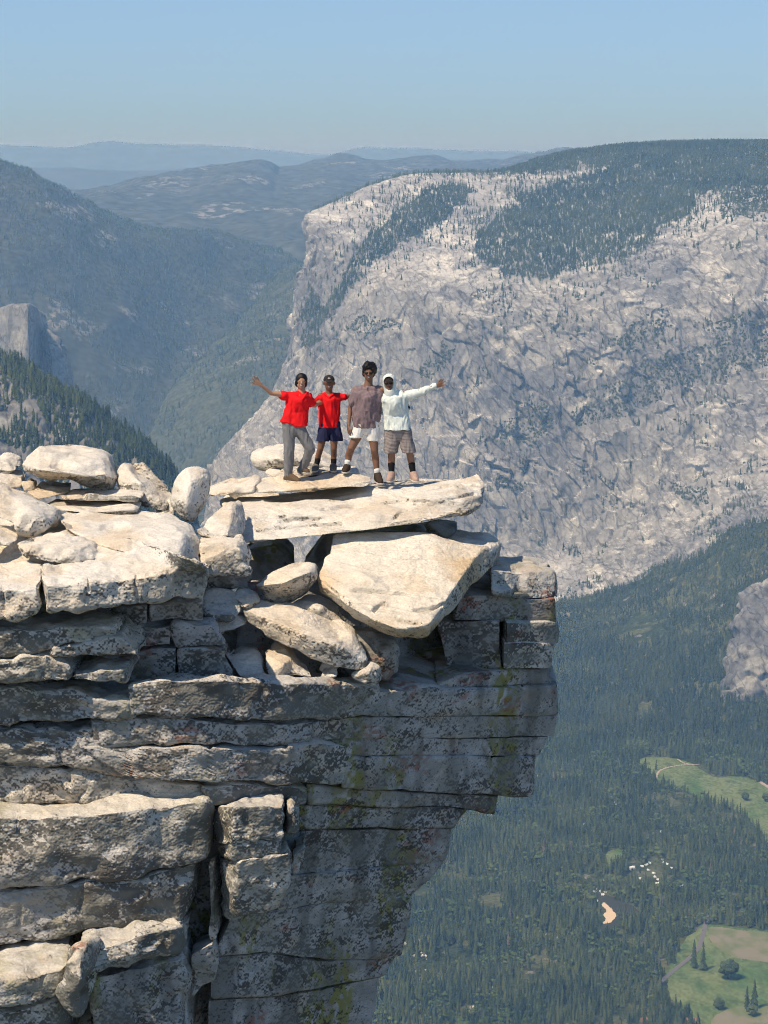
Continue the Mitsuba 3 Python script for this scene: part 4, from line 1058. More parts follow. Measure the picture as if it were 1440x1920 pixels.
rock('boulder', hull_rock(q((-40, 906, 31.8), (0, 911, 31.9), (40, 922, 31.9), (76, 944, 31.7), (106, 958, 31.6), (106, 972, 31.4), (98, 986, 31.2), (53, 1002, 30.8), (66, 974, 30.9), (40, 990, 30.9), (0, 965, 31.1), (-40, 950, 31.2)), sd(), back=[0.05, 0.5, -0.1], chips=2, chip=0.03), 'granite_clean', 'long smooth boulder sloping in from the left edge with a blunt end')
rock('stone', hull_rock(q((-40, 993, 30.6), (10, 996, 30.8), (30, 1008, 30.7), (31, 1015, 30.6), (15, 1023, 30.4), (-40, 1024, 30.3)), sd(), back=[0, 0.5, 0], chip=0.03), 'granite_clean', 'small flat stone at the left edge on the shelf')
rock('boulder', hull_rock(q((30, 1022, 30.2), (60, 1009, 30.6), (110, 1002, 30.9), (158, 1009, 30.8), (176, 1016, 30.6), (189, 1042, 30.3), (188, 1053, 30.1), (150, 1061, 29.9), (100, 1056, 29.85), (45, 1042, 29.95), (150, 1030, 29.95)), sd(), back=[0, 0.5, 0.0], rnd=1, blocky=1.5, cell=0.3), 'granite_worn', 'low grey ended boulder lying alone on the shelf')
rock('boulder', hull_rock(q((105, 968, 31.8), (130, 957, 32.3), (260, 955, 32.5), (320, 965, 32.4), (356, 985, 32.1), (375, 1015, 31.3), (382, 1060, 31.1), (352, 1066, 30.7), (337, 1046, 30.2), (300, 1041, 30.1), (240, 1037, 30.1), (180, 1020, 30.5), (120, 990, 31.2), (345, 1000, 30.9), (180, 1028, 30.8), (240, 1047, 30.5)), sd(), amp=0.7, rnd=2, chips=3, chip=0.04, blocky=0.6,
     pit=[(P(216, 990, 31.35), 0.24, 0.10)]), 'granite_clean', 'wide flat boulder with a weathered hollow in its top')
rock('slab', hull_rock(q((225, 1046, 30.6), (345, 1056, 30.6), (360, 1070, 30.7), (300, 1062, 30.6)), sd(), back=[0, 0.6, 0], chip=0.02, chips=2), wl, 'thin dark slab in the gap under the wide flat boulder')
rock('boulder', hull_rock(q((346, 879, 33.0), (365, 875, 33.0), (385, 880, 33.0), (393, 896, 33.0), (391, 928, 32.9), (380, 950, 32.8), (371, 970, 32.6), (358, 983, 32.4), (344, 975, 32.5), (325, 960, 32.6), (317, 938, 32.7), (326, 902, 32.9), (355, 910, 32.5), (350, 945, 32.3)), sd(), back=[0.05, 0.4, 0], rnd=9, chips=0, blocky=0.2, amp=0.6), 'granite_clean', 'egg shaped boulder standing upright')
rock('stone', hull_rock(q((296, 945, 33.2), (318, 927, 33.3), (330, 940, 33.2), (330, 965, 32.8), (296, 965, 32.9)), sd(), back=[0, 0.4, 0], chip=0.03), 'granite_clean', 'pale stone filling the gap left of the egg shaped boulder')
rock('slab', hull_rock(q((220, 886, 33.4), (230, 870, 33.5), (250, 877, 33.5), (300, 930, 33.2), (316, 946, 33.1), (310, 961, 32.9), (262, 945, 32.9), (224, 908, 33.2), (262, 905, 33.0)), sd(), back=[0.1, 0.35, 0.05], chips=3, chip=0.03, blocky=1.2, strata=0.03), 'granite_worn', 'cracked slab leaning down to the right beside the whale backed boulder')
rock('boulder', hull_rock(q((363, 998, 31.8), (390, 970, 32.3), (430, 945, 32.7), (440, 952, 32.6), (447, 972, 32.5), (447, 1009, 32.1), (396, 1010, 31.6), (428, 1006, 31.7), (434, 960, 32.35)), sd(), back=[0.1, 0.6, 0], chips=1, chip=0.02, rnd=2, blocky=0.5), 'granite_clean', 'pointed wedge shaped boulder left of the jutting slab')
rock('boulder', hull_rock(q((368, 1013, 31.5), (385, 1006, 32.0), (440, 1008, 32.0), (452, 1014, 31.6), (378, 1022, 31.1), (444, 1024, 31.1), (463, 1048, 31.3), (466, 1076, 31.1), (376, 1076, 30.9), (372, 1030, 31.1)), sd(), back=[0, 0.7, 0], chips=2, chip=0.03, blocky=1.3, cell=0.25), 'granite_worn', 'square boulder with a rough front below the wedge shaped boulder')
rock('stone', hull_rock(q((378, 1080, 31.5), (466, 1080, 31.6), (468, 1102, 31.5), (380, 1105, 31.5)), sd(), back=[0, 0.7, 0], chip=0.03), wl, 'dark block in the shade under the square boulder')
rock('boulder', hull_rock(q((470, 1102, 31.5), (500, 1080, 31.7), (545, 1062, 31.9), (575, 1057, 32.0), (590, 1062, 32.0), (597, 1078, 31.9), (590, 1092, 31.8), (575, 1112, 31.8), (540, 1131, 31.8), (510, 1131, 31.7), (478, 1114, 31.6), (520, 1095, 31.2), (580, 1074, 31.5)), sd(), back=[0.05, 0.5, 0], rnd=2, blocky=0.7), 'granite_worn', 'oval boulder with a dark underside left of the orange stained boulder')
rock('boulder', hull_rock(q((455, 1142, 31.2), (470, 1124, 31.5), (490, 1127, 31.5), (535, 1137, 31.4), (580, 1155, 31.3), (640, 1185, 31.2), (660, 1200, 31.1), (686, 1240, 30.9), (683, 1253, 30.8), (665, 1256, 30.75), (620, 1241, 30.8), (575, 1228, 30.8), (545, 1213, 30.85), (475, 1176, 31.1), (458, 1162, 31.2), (575, 1190, 30.7), (640, 1215, 30.65)), sd(), back=[0.1, 0.5, 0], chips=3, chip=0.03, blocky=0.9), 'granite_worn', 'long boulder lying diagonally in the middle of the rubble')
rock('boulder', hull_rock(q((536, 1138, 31.8), (560, 1120, 32.0), (592, 1125, 32.0), (626, 1146, 31.9), (646, 1170, 31.7), (649, 1187, 31.6), (600, 1170, 31.5), (600, 1145, 31.5)), sd(), back=[0.05, 0.4, 0], chip=0.03), 'granite_worn', 'smaller boulder tucked behind the long diagonal boulder')
rock('stone', hull_rock(q((378, 1136, 31.0), (385, 1116, 31.2), (400, 1108, 31.4), (430, 1113, 31.4), (445, 1125, 31.3), (453, 1150, 31.0), (440, 1158, 30.9), (386, 1160, 30.85)), sd(), back=[0, 0.5, 0], chip=0.03, blocky=1.3), 'granite_lichen', 'lichen crusted square stone left of the long diagonal boulder')
rock('stone', hull_rock(q((436, 1116, 31.3), (450, 1102, 31.5), (470, 1114, 31.5), (487, 1128, 31.4), (456, 1141, 31.1)), sd(), back=[0, 0.4, 0], chip=0.02, L=0.03), 'granite_clean', 'small pointed pale stone at the upper end of the long diagonal boulder')
rock('stone', hull_rock(q((392, 1163, 31.0), (440, 1160, 31.1), (463, 1170, 31.1), (440, 1181, 30.85), (405, 1189, 30.8)), sd(), back=[0, 0.5, 0], chip=0.02, L=0.03), 'granite_worn', 'broken stone directly under the lichen crusted square stone')
rock('stone', hull_rock(q((421, 1228, 31.0), (440, 1236, 30.9), (470, 1229, 31.1), (481, 1221, 31.2), (493, 1246, 30.9), (496, 1270, 30.75), (450, 1270, 30.7), (434, 1252, 30.8)), sd(), back=[0, 0.4, 0], chip=0.02, L=0.03, blocky=1.2), 'granite_worn', 'jagged stone on the ledge left of the pale cracked stone')
rock('stone', hull_rock(q((495, 1222, 31.0), (530, 1219, 31.2), (545, 1232, 31.0), (586, 1271, 30.8), (512, 1273, 30.6), (500, 1250, 30.75), (532, 1248, 30.6)), sd(), back=[0, 0.4, 0], chips=3, chip=0.03, L=0.03, blocky=1.2), 'granite_clean', 'pale cracked stone with a slanting right side on the ledge')
rock('stone', hull_rock(q((600, 1262, 30.9), (612, 1252, 31.0), (631, 1247, 31.0), (632, 1269, 30.8), (600, 1273, 30.75)), sd(), back=[0, 0.35, 0], chip=0.02, L=0.03), 'granite_clean', 'small tan stone under the lower end of the long diagonal boulder')
rock('stone', hull_rock(q((659, 1268, 30.9), (675, 1250, 31.0), (696, 1245, 31.0), (709, 1252, 31.0), (709, 1276, 30.9), (690, 1281, 30.7), (690, 1262, 30.6)), sd(), back=[0, 0.3, 0], chips=3, chip=0.03, L=0.025, blocky=1.0), 'granite_clean', 'small angular stone at the right end of the lit ledge')
rock('stone', hull_rock(q((420, 1272, 30.75), (428, 1260, 30.85), (436, 1262, 30.85), (440, 1272, 30.7)), sd(), back=[0, 0.2, 0], chips=1, chip=0.01, L=0.02), 'granite_clean', 'tiny pale stone on the ledge left of the jagged stone')
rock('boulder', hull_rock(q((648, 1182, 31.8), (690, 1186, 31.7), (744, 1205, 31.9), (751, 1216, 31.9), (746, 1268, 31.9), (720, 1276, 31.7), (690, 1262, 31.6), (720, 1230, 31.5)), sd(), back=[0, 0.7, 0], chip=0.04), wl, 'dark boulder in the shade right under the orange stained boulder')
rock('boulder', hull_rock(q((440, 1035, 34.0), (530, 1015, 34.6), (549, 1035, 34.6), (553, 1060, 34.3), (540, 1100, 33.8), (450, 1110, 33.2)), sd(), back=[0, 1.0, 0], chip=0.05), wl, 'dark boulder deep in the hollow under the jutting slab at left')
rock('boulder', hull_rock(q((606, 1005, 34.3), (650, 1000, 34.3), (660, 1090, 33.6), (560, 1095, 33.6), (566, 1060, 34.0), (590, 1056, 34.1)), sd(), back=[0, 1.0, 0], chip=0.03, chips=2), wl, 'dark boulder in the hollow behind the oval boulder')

# ------------------------------------------------------------------ people
for k, c in dict(skin_tan=(0.50, 0.29, 0.19), skin_brown=(0.24, 0.125, 0.08), skin_deep=(0.25, 0.135, 0.088), skin_mid=(0.27, 0.155, 0.108), red_cloth=(0.80, 0.02, 0.025), navy_cloth=(0.030, 0.035, 0.085), grey_cloth=(0.20, 0.205, 0.215), mauve_cloth=(0.215, 0.165, 0.18),
                 white_cloth=(0.76, 0.76, 0.73), mint_cloth=(0.66, 0.73, 0.70), black_cloth=(0.02, 0.02, 0.022), hair_black=(0.012, 0.010, 0.009), brown_shoe=(0.055, 0.042, 0.034), tan_shoe=(0.13, 0.092, 0.062), pink_shoe=(0.40, 0.29, 0.245), grey_shoe=(0.15, 0.14, 0.125), cap_cloth=(0.035, 0.033, 0.035), teeth=(0.8, 0.78, 0.74), lips=(0.20, 0.06, 0.05), eye_dark=(0.015, 0.01, 0.01), patch=(0.55, 0.52, 0.47)).items():
    scene[k] = two({'type': 'roughplastic', 'alpha': 0.35, 'int_ior': 1.35, 'diffuse_reflectance': {'type': 'rgb', 'value': list(c)}}) if k.startswith(('skin', 'eye', 'lips', 'hair')) else flat(*c)


def plaid(p, n, uv):
    a = smoothstep(0.4, 0.6, noise(p.x * 3, p.y * 3, p.z * 42 + 4 * noise(p.x * 9, p.y * 9, 0)))
    b = smoothstep(0.35, 0.65, noise(p.x * 16, p.y * 16, p.z * 9))
    return mix(mix((0.28, 0.245, 0.235), (0.15, 0.135, 0.138), a), (0.36, 0.33, 0.315), 0.4 * b)


scene['camo_cloth'] = two({'type': 'diffuse', 'reflectance': proc(plaid)})


def ball(c, r, s=(1, 1, 1)):
    return Manifold.sphere(1.0, 20).scale([r * s[0], r * s[1], r * s[2]]).translate(list(map(float, c)))


def chain(*js):
    """Tapered limb through joints (point, radius)."""
    out = []
    for (a, ra), (b, rb) in zip(js[:-1], js[1:]):
        out.append(Manifold.batch_hull([ball(a, ra), ball(b, rb)]))
    return out


def disc(c, rx, ry):
    return Manifold.cylinder(0.012, 1.0, 1.0, 24).scale([rx, ry, 1]).translate(list(map(float, c)))


def blend(parts, L=0.02, it=4, fold=0.0, seed=0, keep=None):
    m = sum(parts[1:], parts[0]).refine_to_length(L)
    g = m.to_mesh()
    v, f = clean(np.array(g.vert_properties[:, :3], float), np.array(g.tri_verts, int))
    for _ in range(it):
        v = relax(v, f, 1, 0.5)
        v = relax(v, f, 1, -0.52)
    if fold:
        n = vnormals(v, f)
        w = v + 0.05 * np.stack([N(v, 6, 2, seed + k) for k in range(3)], 1)
        v = v + n * (fold * (ridge(w * [1, 1, 0.35] @ np.array([[1, 0, .5], [0, 1, 0], [-.3, 0, 1]]), 13.0, 2, seed) - 0.1))[:, None]
    return v, f


def hand(wr, d, side, nrm, spread=0.25, curl=0.15, s=1.0):
    """Palm, four fingers of unequal length and a thumb; d = along the hand, side = towards the thumb, nrm = out of the palm."""
    d, side, nrm = (np.asarray(a, float) / np.linalg.norm(a) for a in (d, side, nrm))
    out = []
    k = wr + d * 0.088 * s
    out.append(Manifold.batch_hull([ball(wr + side * .012 * s, .024 * s), ball(wr - side * .012 * s, .024 * s), ball(k + side * .031 * s, .0155 * s), ball(k - side * .031 * s, .014 * s)]))
    for i, (o, l) in enumerate(((.033, .074), (.011, .084), (-.011, .078), (-.033, .060))):
        a = spread * (1.5 - i) * 0.55
        fd = d * math.cos(a) + side * math.sin(a)
        p0 = k + side * o * s
        p1 = p0 + fd * l * .42 * s + nrm * l * .10 * s
        p2 = p1 + (fd * math.cos(curl) + nrm * math.sin(curl)) * l * .32 * s
        p3 = p2 + (fd * math.cos(2 * curl) + nrm * math.sin(2 * curl)) * l * .27 * s
        out += chain((p0, .0105 * s), (p1, .0098 * s), (p2, .009 * s), (p3, .0078 * s))
    t0 = wr + d * .03 * s + side * .022 * s
    td = d * .62 + side * .78
    t1 = t0 + td * .036 * s
    t2 = t1 + (d * .75 + side * .6) * .034 * s + nrm * .006 * s
    t3 = t2 + (d * .85 + side * .45) * .026 * s + nrm * .008 * s
    out += chain((t0, .015 * s), (t1, .0125 * s), (t2, .011 * s), (t3, .009 * s))
    return out


X, Yv, Zv = np.eye(3)


def head_parts(c, h, turn=0.0, roll=0.0):
    """Skull, jaw, nose, brow and ears about the centre c; h = chin to crown."""
    R = np.array([[math.cos(turn), -math.sin(turn), 0], [math.sin(turn), math.cos(turn), 0], [0, 0, 1]]) @ np.array([[math.cos(roll), 0, math.sin(roll)], [0, 1, 0], [-math.sin(roll), 0, math.cos(roll)]])
    at = lambda x, y, z: c + R @ np.array([x, y, z]) * h
    ps = [Manifold.batch_hull([ball(at(0, .06, .14), .365 * h), ball(at(0, -.08, .10), .33 * h), ball(at(0, -.02, .02), .325 * h)]),
          Manifold.batch_hull([ball(at(0, -.02, .02), .31 * h), ball(at(.11, -.10, -.24), .155 * h), ball(at(-.11, -.10, -.24), .155 * h), ball(at(0, -.17, -.37), .105 * h)]),
          Manifold.batch_hull([ball(at(0, -.36, .10), .035 * h), ball(at(0, -.45, -.06), .052 * h), ball(at(.05, -.38, -.08), .035 * h), ball(at(-.05, -.38, -.08), .035 * h)])]
    for s in (-1, 1):
        ps.append(Manifold.batch_hull([ball(at(s * .355, .02, .06), .05 * h), ball(at(s * .365, .05, -.04), .045 * h), ball(at(s * .35, 0, -.10), .03 * h)]))
        ps.append(Manifold.batch_hull([ball(at(s * .06, -.345, .12), .035 * h), ball(at(s * .2, -.30, .12), .03 * h)]))
    return ps, at


def face(k, at, h, smile=True, eyes=True, lips='lips'):
    if eyes:
        for s in (-1, 1):
            put('eye', blend([ball(at(s * .135, -.335, .045), .045 * h, (1.2, .6, .7))], .01, 1), 'eye_dark', k)
    m = [Manifold.batch_hull([ball(at(-.12, -.285, -.20), .025 * h), ball(at(0, -.315, -.235), .035 * h), ball(at(.12, -.285, -.20), .025 * h)])]
    put('mouth', blend(m, .01, 1), lips, k)
    if smile:
        t = [Manifold.batch_hull([ball(at(-.085, -.312, -.20), .015 * h), ball(at(0, -.345, -.222), .021 * h), ball(at(.085, -.312, -.20), .015 * h)])]
        put('teeth', blend(t, .01, 1), 'teeth', k)


def shoe(an, toe, up=0.045, w=0.042):
    d = toe - an
    d = d * [1, 1, 0]
    d /= np.linalg.norm(d)
    z = toe[2]
    b = np.array([an[0], an[1], z])
    return [Manifold.batch_hull([ball(b - d * .06 + Zv * .04, .045), ball(an + Zv * .03, .058), ball(b + Zv * .04, .052), ball(toe - d * .08 + Zv * .045, .055), ball(toe - d * .02 + Zv * .032, .040)]).trim_by_plane([0, 0, 1], float(z))]


def sole(an, toe):
    d = (toe - an) * [1, 1, 0]
    d /= np.linalg.norm(d)
    b = np.array([an[0], an[1], toe[2]])
    return [Manifold.batch_hull([ball(b - d * .055 + Zv * .012, .04, (1.15, 1.15, .55)), ball(toe - d * .07 + Zv * .012, .060, (1, 1, .42)), ball(toe - d * .02 + Zv * .012, .044, (1, 1, .5))])]


def person(label):
    k = key('person')
    say(k, label, 'person')
    return k


def skinmesh(k, parts, bs):
    put('body', blend(parts, .012, 4), bs, k)


# --- woman in a red shirt and grey trousers, left arm flung out
D1 = 34.6
J = lambda x, y, dy=0.0: P(x, y, D1 + dy) + [0, 0, 0.02]
k = person('woman in red shirt and grey trousers with one arm flung out to the left')
hc, hh_ = J(565, 718, -.02), 0.235
hp, at = head_parts(hc, hh_, 0.1, 0.10)
body = hp + chain((hc + [0, .03, -.05], .055), (J(566, 737), .058), (J(562, 748), .075))
body += chain((J(538, 744), .046), (J(509, 740, -.08), .034), (J(489, 724, -.16), .024))
body += hand(J(488, 723, -.16), J(474, 716, -.2) - J(488, 723, -.16), np.array([.35, -.1, 1.0]), np.array([0, -1, 0.1]), .85, .10, 1.0)
body += chain((J(578, 744), .05), (J(590, 762, .22), .038), (J(601, 757, .50), .03))
body += hand(J(601, 757, .50), [.6, .8, 0], [0, 0, 1], [0, -1, 0], .3, .3)
body += chain((J(562, 748), .09), (J(556, 770), .07), (J(550, 797), .08))
body += chain((J(543, 806), .085), (J(542, 848, -.03), .058), (J(540, 896), .042)) + chain((J(561, 806), .085), (J(582, 843, -.02), .058), (J(566, 882, .12), .042))
skinmesh(k, body, 'skin_tan')
face(k, at, hh_)
hair = [Manifold.batch_hull([ball(at(0, .08, .17), .40 * hh_), ball(at(0, -.03, .20), .385 * hh_), ball(at(-.17, .08, -.16), .25 * hh_), ball(at(.17, .08, -.16), .25 * hh_)]) - Manifold.batch_hull([ball(at(0, -.48, .10), .235 * hh_), ball(at(0, -.48, -.4), .25 * hh_), ball(at(0, -.95, 0), .3 * hh_)])]
hair += chain((at(0, .34, .0), .09 * hh_ * 2), (at(0.05, .38, -.45), .12 * hh_))
put('hair', blend(hair, .012, 2), 'hair_black', k)
shirt = [Manifold.batch_hull([ball(J(544, 747), .075), ball(J(577, 746), .072), ball(J(562, 745), .085)]), Manifold.batch_hull([ball(J(546, 750), .085), ball(J(573, 750), .085), ball(J(563, 755, -.05), .10), ball(J(545, 775), .09), ball(J(566, 775), .09)]),
         Manifold.batch_hull([ball(J(545, 772), .10), ball(J(566, 772), .10), disc(J(541, 793), .125, .12), disc(J(561, 800), .13, .125)])]
shirt += chain((J(546, 747), .075), (J(530, 744, -.02), .068)) + chain((J(573, 747), .075), (J(584, 757, .05), .068))
put('shirt', blend(shirt, .014, 1, .05, 3), 'red_cloth', k)
collar = chain((J(556, 740, -.09), .016), (J(566, 752, -.13), .016)) + chain((J(575, 740, -.09), .016), (J(566, 752, -.13), .016))
put('collar', blend(collar, .012, 2), 'red_cloth', k)
tr = [Manifold.batch_hull([ball(J(541, 793), .10), ball(J(562, 797), .10), ball(J(543, 806), .10), ball(J(561, 806), .095), ball(J(552, 810), .095)])]
tr += chain((J(542, 805), .105), (J(542, 848, -.03), .080), (J(541, 893), .068)) + chain((J(560, 806), .10), (J(582, 843, -.02), .078), (J(566, 884, .12), .066))
put('trousers', blend(tr, .014, 2, .04, 8), 'grey_cloth', k)
for a, t in ((J(541, 897), J(561, 908, -.18)), (J(567, 883, .12), J(578, 891, .02))):
    put('shoe', blend(shoe(a, t), .014, 2), 'tan_shoe', k)
    put('sole', blend(sole(a, t), .014, 1), 'patch', k)

# --- boy in a red shirt, cap and navy shorts
D2 = 35.2
J = lambda x, y, dy=0.0: P(x, y, D2 + dy) + [0, 0, 0.02]
k = person('boy in red shirt, dark cap and navy shorts between the woman and the tallest man')
hc, hh_ = J(617, 721, -.02), 0.235
hp, at = head_parts(hc, hh_, 0.05, 0)
body = hp + chain((hc + [0, .03, -.05], .052), (J(617, 737), .054), (J(617, 746), .065))
body += chain((J(601, 744), .045), (J(598, 757, -.1), .036), (J(580, 762, -.22), .027)) + hand(J(580, 762, -.22), [-1, .1, -.15], [.1, -.4, 1], [0, 1, 0], .2, .35, .9)
body += chain((J(634, 744), .045), (J(648, 747, .02), .036), (J(668, 742, .12), .027)) + hand(J(668, 742, .12), [1, 0.05, .1], [0, -.3, 1], [0, -1, 0], .2, .3, .9)
body += chain((J(617, 748), .085), (J(617, 770), .07), (J(618, 800), .07))
body += chain((J(608, 808), .08), (J(601, 843, -.03), .048), (J(596, 860, .02), .046), (J(592, 881), .032)) + chain((J(627, 808), .08), (J(626, 843, -.03), .048), (J(626, 858, .02), .046), (J(625, 880), .032))
skinmesh(k, body, 'skin_brown')
face(k, at, hh_)
cap = [Manifold.batch_hull([ball(at(0, .06, .17), .395 * hh_), ball(at(0, -.04, .17), .385 * hh_)]).trim_by_plane([0, 0, 1], float(at(0, 0, .20)[2]))]
cap += [Manifold.batch_hull([ball(at(-.22, -.30, .22), .05 * hh_, (1, 1, .5)), ball(at(.22, -.30, .22), .05 * hh_, (1, 1, .5)), ball(at(-.12, -.68, .15), .05 * hh_, (1, 1, .5)), ball(at(.12, -.68, .15), .05 * hh_, (1, 1, .5))])]
put('cap', blend(cap, .012, 2), 'cap_cloth', k)
put('cap_badge', blend([ball(at(0, -.365, .36), .075 * hh_, (1.2, .5, .8))], .01, 1), 'patch', k)
put('hair', blend([Manifold.batch_hull([ball(at(0, .10, .10), .355 * hh_), ball(at(0, .12, -.06), .31 * hh_)]) - ball(at(0, -.5, -.1), .5 * hh_)], .012, 2), 'hair_black', k)
shirt = [Manifold.batch_hull([ball(J(604, 748), .068), ball(J(631, 748), .068), ball(J(617, 746), .08)]), Manifold.batch_hull([ball(J(606, 750), .085), ball(J(629, 750), .085), ball(J(617, 756, -.05), .09), disc(J(617, 803), .155, .125)])]
shirt += chain((J(605, 748), .07), (J(598, 752, -.06), .064)) + chain((J(630, 748), .07), (J(643, 747, .0), .064))
put('shirt', blend(shirt, .014, 1, .045, 13), 'red_cloth', k)
put('collar', blend(chain((J(609, 741, -.07), .015), (J(617, 748, -.12), .015)) + chain((J(625, 741, -.07), .015), (J(617, 748, -.12), .015)), .012, 2), 'red_cloth', k)
sh = [Manifold.batch_hull([ball(J(609, 799), .095), ball(J(627, 799), .095), ball(J(618, 808), .09)])] + [Manifold.batch_hull([ball(J(609, 804), .095), disc(J(605, 829, -.01), .10, .10)]), Manifold.batch_hull([ball(J(627, 804), .095), disc(J(631, 828, -.01), .105, .10)])]
put('shorts', blend(sh, .014, 1, .035, 15), 'navy_cloth', k)
for a, b, an, t in ((J(596, 863, .015), J(592, 879), J(592, 881), J(589, 888, -.20)), (J(626, 864, .015), J(625, 878), J(625, 880), J(625, 888, -.22))):
    put('sock', blend(chain((a, .047), (b, .038)), .014, 2), 'black_cloth', k)
    put('shoe', blend(shoe(an, t), .014, 2), 'grey_shoe', k)
    put('sole', blend(sole(an, t), .014, 1), 'patch', k)

# --- tall man, mauve shirt and white shorts
D3 = 34.9
J = lambda x, y, dy=0.0: P(x, y, D3 + dy) + [0, 0, 0.02]
k = person('tallest man in mauve shirt and white shorts wearing sunglasses')
hc, hh_ = J(692, 702, -.03), 0.25
hp, at = head_parts(hc, hh_, -0.05, 0.02)
body = hp + chain((hc + [0, .03, -.06], .06), (J(691, 720), .064), (J(690, 732), .08))
body += chain((J(666, 734), .052), (J(657, 768, .02), .039), (J(654, 797, -.06), .028)) + hand(J(654, 798, -.06), [-.05, -.05, -1], [.3, -1, 0], [1, .3, 0], .12, .3, 1.05)
body += chain((J(716, 734), .056), (J(729, 752, .14), .043), (J(744, 745, .22), .032)) + hand(J(744, 745, .22), [1, 0, .2], [0, 0, 1], [0, -1, 0], .2, .3)
body += chain((J(690, 738), .10), (J(688, 770), .09), (J(686, 800), .08))
body += chain((J(674, 810), .092), (J(659, 842, -.05), .058), (J(654, 856, .02), .056), (J(651, 880), .037)) + chain((J(699, 810), .092), (J(702, 846, -.05), .058), (J(704, 862, .02), .056), (J(708, 895), .037))
skinmesh(k, body, 'skin_deep')
face(k, at, hh_, eyes=False)
hv, hf = blend([Manifold.batch_hull([ball(at(0, .10, .26), .46 * hh_), ball(at(0, -.02, .34), .43 * hh_), ball(at(0, .16, 0), .36 * hh_)]) - Manifold.batch_hull([ball(at(0, -.52, .0), .37 * hh_), ball(at(0, -.6, -.3), .5 * hh_)])], .010, 2)
hv = hv + vnormals(hv, hf) * (0.045 * np.maximum(0, N(hv, 32, 2, 6)) + 0.05 * N(hv, 14, 2, 5))[:, None]
put('hair', (hv, hf), 'hair_black', k)
gl = [Manifold.batch_hull([ball(at(s * .08, -.40, .055), .05 * hh_), ball(at(s * .22, -.355, .055), .05 * hh_), ball(at(s * .15, -.385, -.02), .05 * hh_)]) for s in (-1, 1)] + chain((at(-.1, -.40, .08), .018 * hh_), (at(.1, -.40, .08), .018 * hh_))
for s in (-1, 1):
    gl += chain((at(s * .25, -.34, .07), .018 * hh_), (at(s * .35, .02, .07), .018 * hh_))
put('sunglasses', blend(gl, .008, 1), 'eye_dark', k)
shirt = [Manifold.batch_hull([ball(J(670, 737), .082), ball(J(710, 736), .082), ball(J(690, 733), .09)]), Manifold.batch_hull([ball(J(672, 742), .105), ball(J(707, 742), .105), ball(J(690, 750, -.07), .12), disc(J(686, 803), .20, .15)])]
shirt += chain((J(670, 738), .085), (J(662, 756, .0), .078)) + chain((J(710, 737), .085), (J(721, 748, .1), .072))
put('shirt', blend(shirt, .014, 1, .065, 23), 'mauve_cloth', k)
sh = [Manifold.batch_hull([ball(J(674, 797), .115), ball(J(699, 797), .115), ball(J(687, 807), .105)])] + [Manifold.batch_hull([ball(J(675, 803), .115), disc(J(667, 822, -.03), .104, .105)]), Manifold.batch_hull([ball(J(699, 803), .115), disc(J(700, 828, -.01), .098, .10)])]
put('shorts', blend(sh, .014, 1, .035, 25), 'white_cloth', k)
for a, b, an, t in ((J(652, 868, .0), J(651, 879), J(651, 881), J(646, 890, -.24)), (J(707, 884, 0), J(708, 894), J(708, 896), J(714, 911, -.26))):
    put('sock', blend(chain((a, .050), (b, .041)), .014, 2), 'white_cloth', k)
    put('shoe', blend(shoe(an, t), .014, 2), 'brown_shoe', k)
    put('sole', blend(sole(an, t), .014, 1), 'patch', k)

# --- man in a hooded pale shirt, right arm out
D4 = 34.9
J = lambda x, y, dy=0.0: P(x, y, D4 + dy) + [0, 0, 0.02]
k = person('man in pale mint hooded shirt and patterned shorts, arm stretched out to the right')
hc, hh_ = J(730, 721, -.03), 0.235
hp, at = head_parts(hc, hh_, -0.1, -0.06)
body = hp + chain((hc + [0, .03, -.05], .06), (J(733, 738), .064), (J(736, 748), .08))
body += chain((J(718, 748), .058), (J(714, 772, .16), .045), (J(702, 768, .28), .03)) + hand(J(702, 768, .28), [-1, 0, .2], [0, 0, 1], [0, -1, 0], .2, .3)
body += chain((J(758, 742), .058), (J(790, 737, -.05), .043), (J(818, 725, -.12), .03)) + hand(J(819, 725, -.12), J(832, 721, -.2) - J(819, 725, -.12), [-.15, -.3, 1], [0.1, -1, -.1], .8, .15, 1.0)
body += chain((J(738, 752), .10), (J(742, 780), .07), (J(745, 806), .08))
body += chain((J(736, 815), .10), (J(734, 850, -.03), .057), (J(734, 866, .03), .056), (J(734, 893), .037)) + chain((J(757, 815), .10), (J(768, 850, -.03), .057), (J(771, 866, .03), .056), (J(775, 893), .037))
skinmesh(k, body, 'skin_mid')
face(k, at, hh_, smile=False, eyes=False)
put('sunglasses', blend([Manifold.batch_hull([ball(at(s * .07, -.38, .04), .05 * hh_), ball(at(s * .22, -.335, .04), .05 * hh_), ball(at(s * .15, -.365, -.02), .05 * hh_)]) for s in (-1, 1)] + chain((at(-.1, -.385, .06), .02 * hh_), (at(.1, -.385, .06), .02 * hh_)), .008, 1), 'eye_dark', k)
cap = [Manifold.batch_hull([ball(at(0, .06, .16), .38 * hh_), ball(at(0, -.04, .16), .375 * hh_)]).trim_by_plane([0, 0, 1], float(at(0, 0, .19)[2])), Manifold.batch_hull([ball(at(-.22, -.30, .22), .05 * hh_, (1, 1, .5)), ball(at(.22, -.30, .22), .05 * hh_, (1, 1, .5)), ball(at(-.12, -.62, .17), .05 * hh_, (1, 1, .5)), ball(at(.12, -.62, .17), .05 * hh_, (1, 1, .5))])]
put('cap', blend(cap, .012, 2), 'cap_cloth', k)
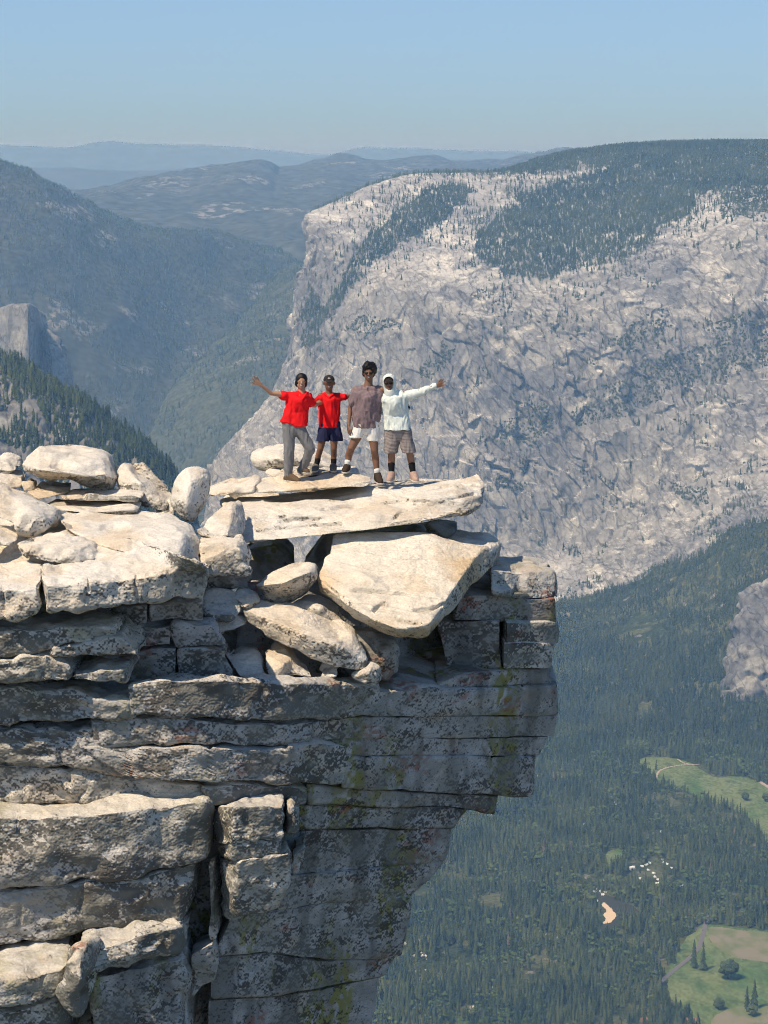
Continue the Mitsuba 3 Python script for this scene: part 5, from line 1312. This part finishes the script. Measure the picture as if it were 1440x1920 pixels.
hood = [Manifold.batch_hull([ball(at(0, .06, .20), .45 * hh_), ball(at(0, -.08, .18), .43 * hh_), ball(at(0, .10, -.2), .42 * hh_), ball(at(0, -.03, -.50), .40 * hh_), ball(at(0.05, -.05, -.68), .40 * hh_)])
        - Manifold.batch_hull([ball(at(0, -.55, .16), .34 * hh_), ball(at(0, -.55, -.22), .28 * hh_), ball(at(0, -.35, .14), .34 * hh_), ball(at(0, -.35, -.2), .27 * hh_), ball(at(0, -1.2, 0), .5 * hh_)])]
put('hood', blend(hood, .012, 2, .008, 33), 'mint_cloth', k)
shirt = [Manifold.batch_hull([ball(J(721, 750), .085), ball(J(754, 745), .085), ball(J(737, 745), .095)]), Manifold.batch_hull([ball(J(723, 752), .105), ball(J(753, 750), .105), ball(J(738, 757, -.08), .115), ball(J(731, 780), .095), ball(J(754, 780), .095)]),
         Manifold.batch_hull([ball(J(731, 780), .10), ball(J(754, 780), .10), disc(J(745, 807), .215, .165)])]
shirt += chain((J(721, 752), .088), (J(717, 772, .13), .066), (J(704, 769, .26), .046)) + chain((J(755, 747), .088), (J(790, 738, -.05), .062), (J(816, 726, -.115), .042))
put('shirt', blend(shirt, .014, 1, .055, 35), 'mint_cloth', k)
sh = [Manifold.batch_hull([ball(J(736, 813), .11), ball(J(757, 813), .11), ball(J(746, 818), .11)])] + [Manifold.batch_hull([ball(J(735, 812), .118), disc(J(734, 851, -.02), .112, .112)]), Manifold.batch_hull([ball(J(758, 812), .118), disc(J(766, 850, -.02), .112, .112)])]
put('shorts', blend(sh, .014, 1, .035, 36), 'camo_cloth', k)
put('belt_pouch', blend([Manifold.batch_hull([ball(J(764, 762, .05), .025), ball(J(764, 770, .05), .028), ball(J(766, 766, .0), .025)])], .012, 1), 'black_cloth', k)
for a, b, an, t in ((J(734, 873, .015), J(734, 891), J(734, 894), J(729, 907, -.22)), (J(772, 873, .015), J(775, 891), J(775, 894), J(781, 907, -.22))):
    put('sock', blend(chain((a, .056), (b, .042)), .014, 2), 'black_cloth', k)
    put('shoe', blend(shoe(an, t), .014, 2), 'pink_shoe', k)
    put('sole', blend(sole(an, t), .014, 1), 'patch', k)
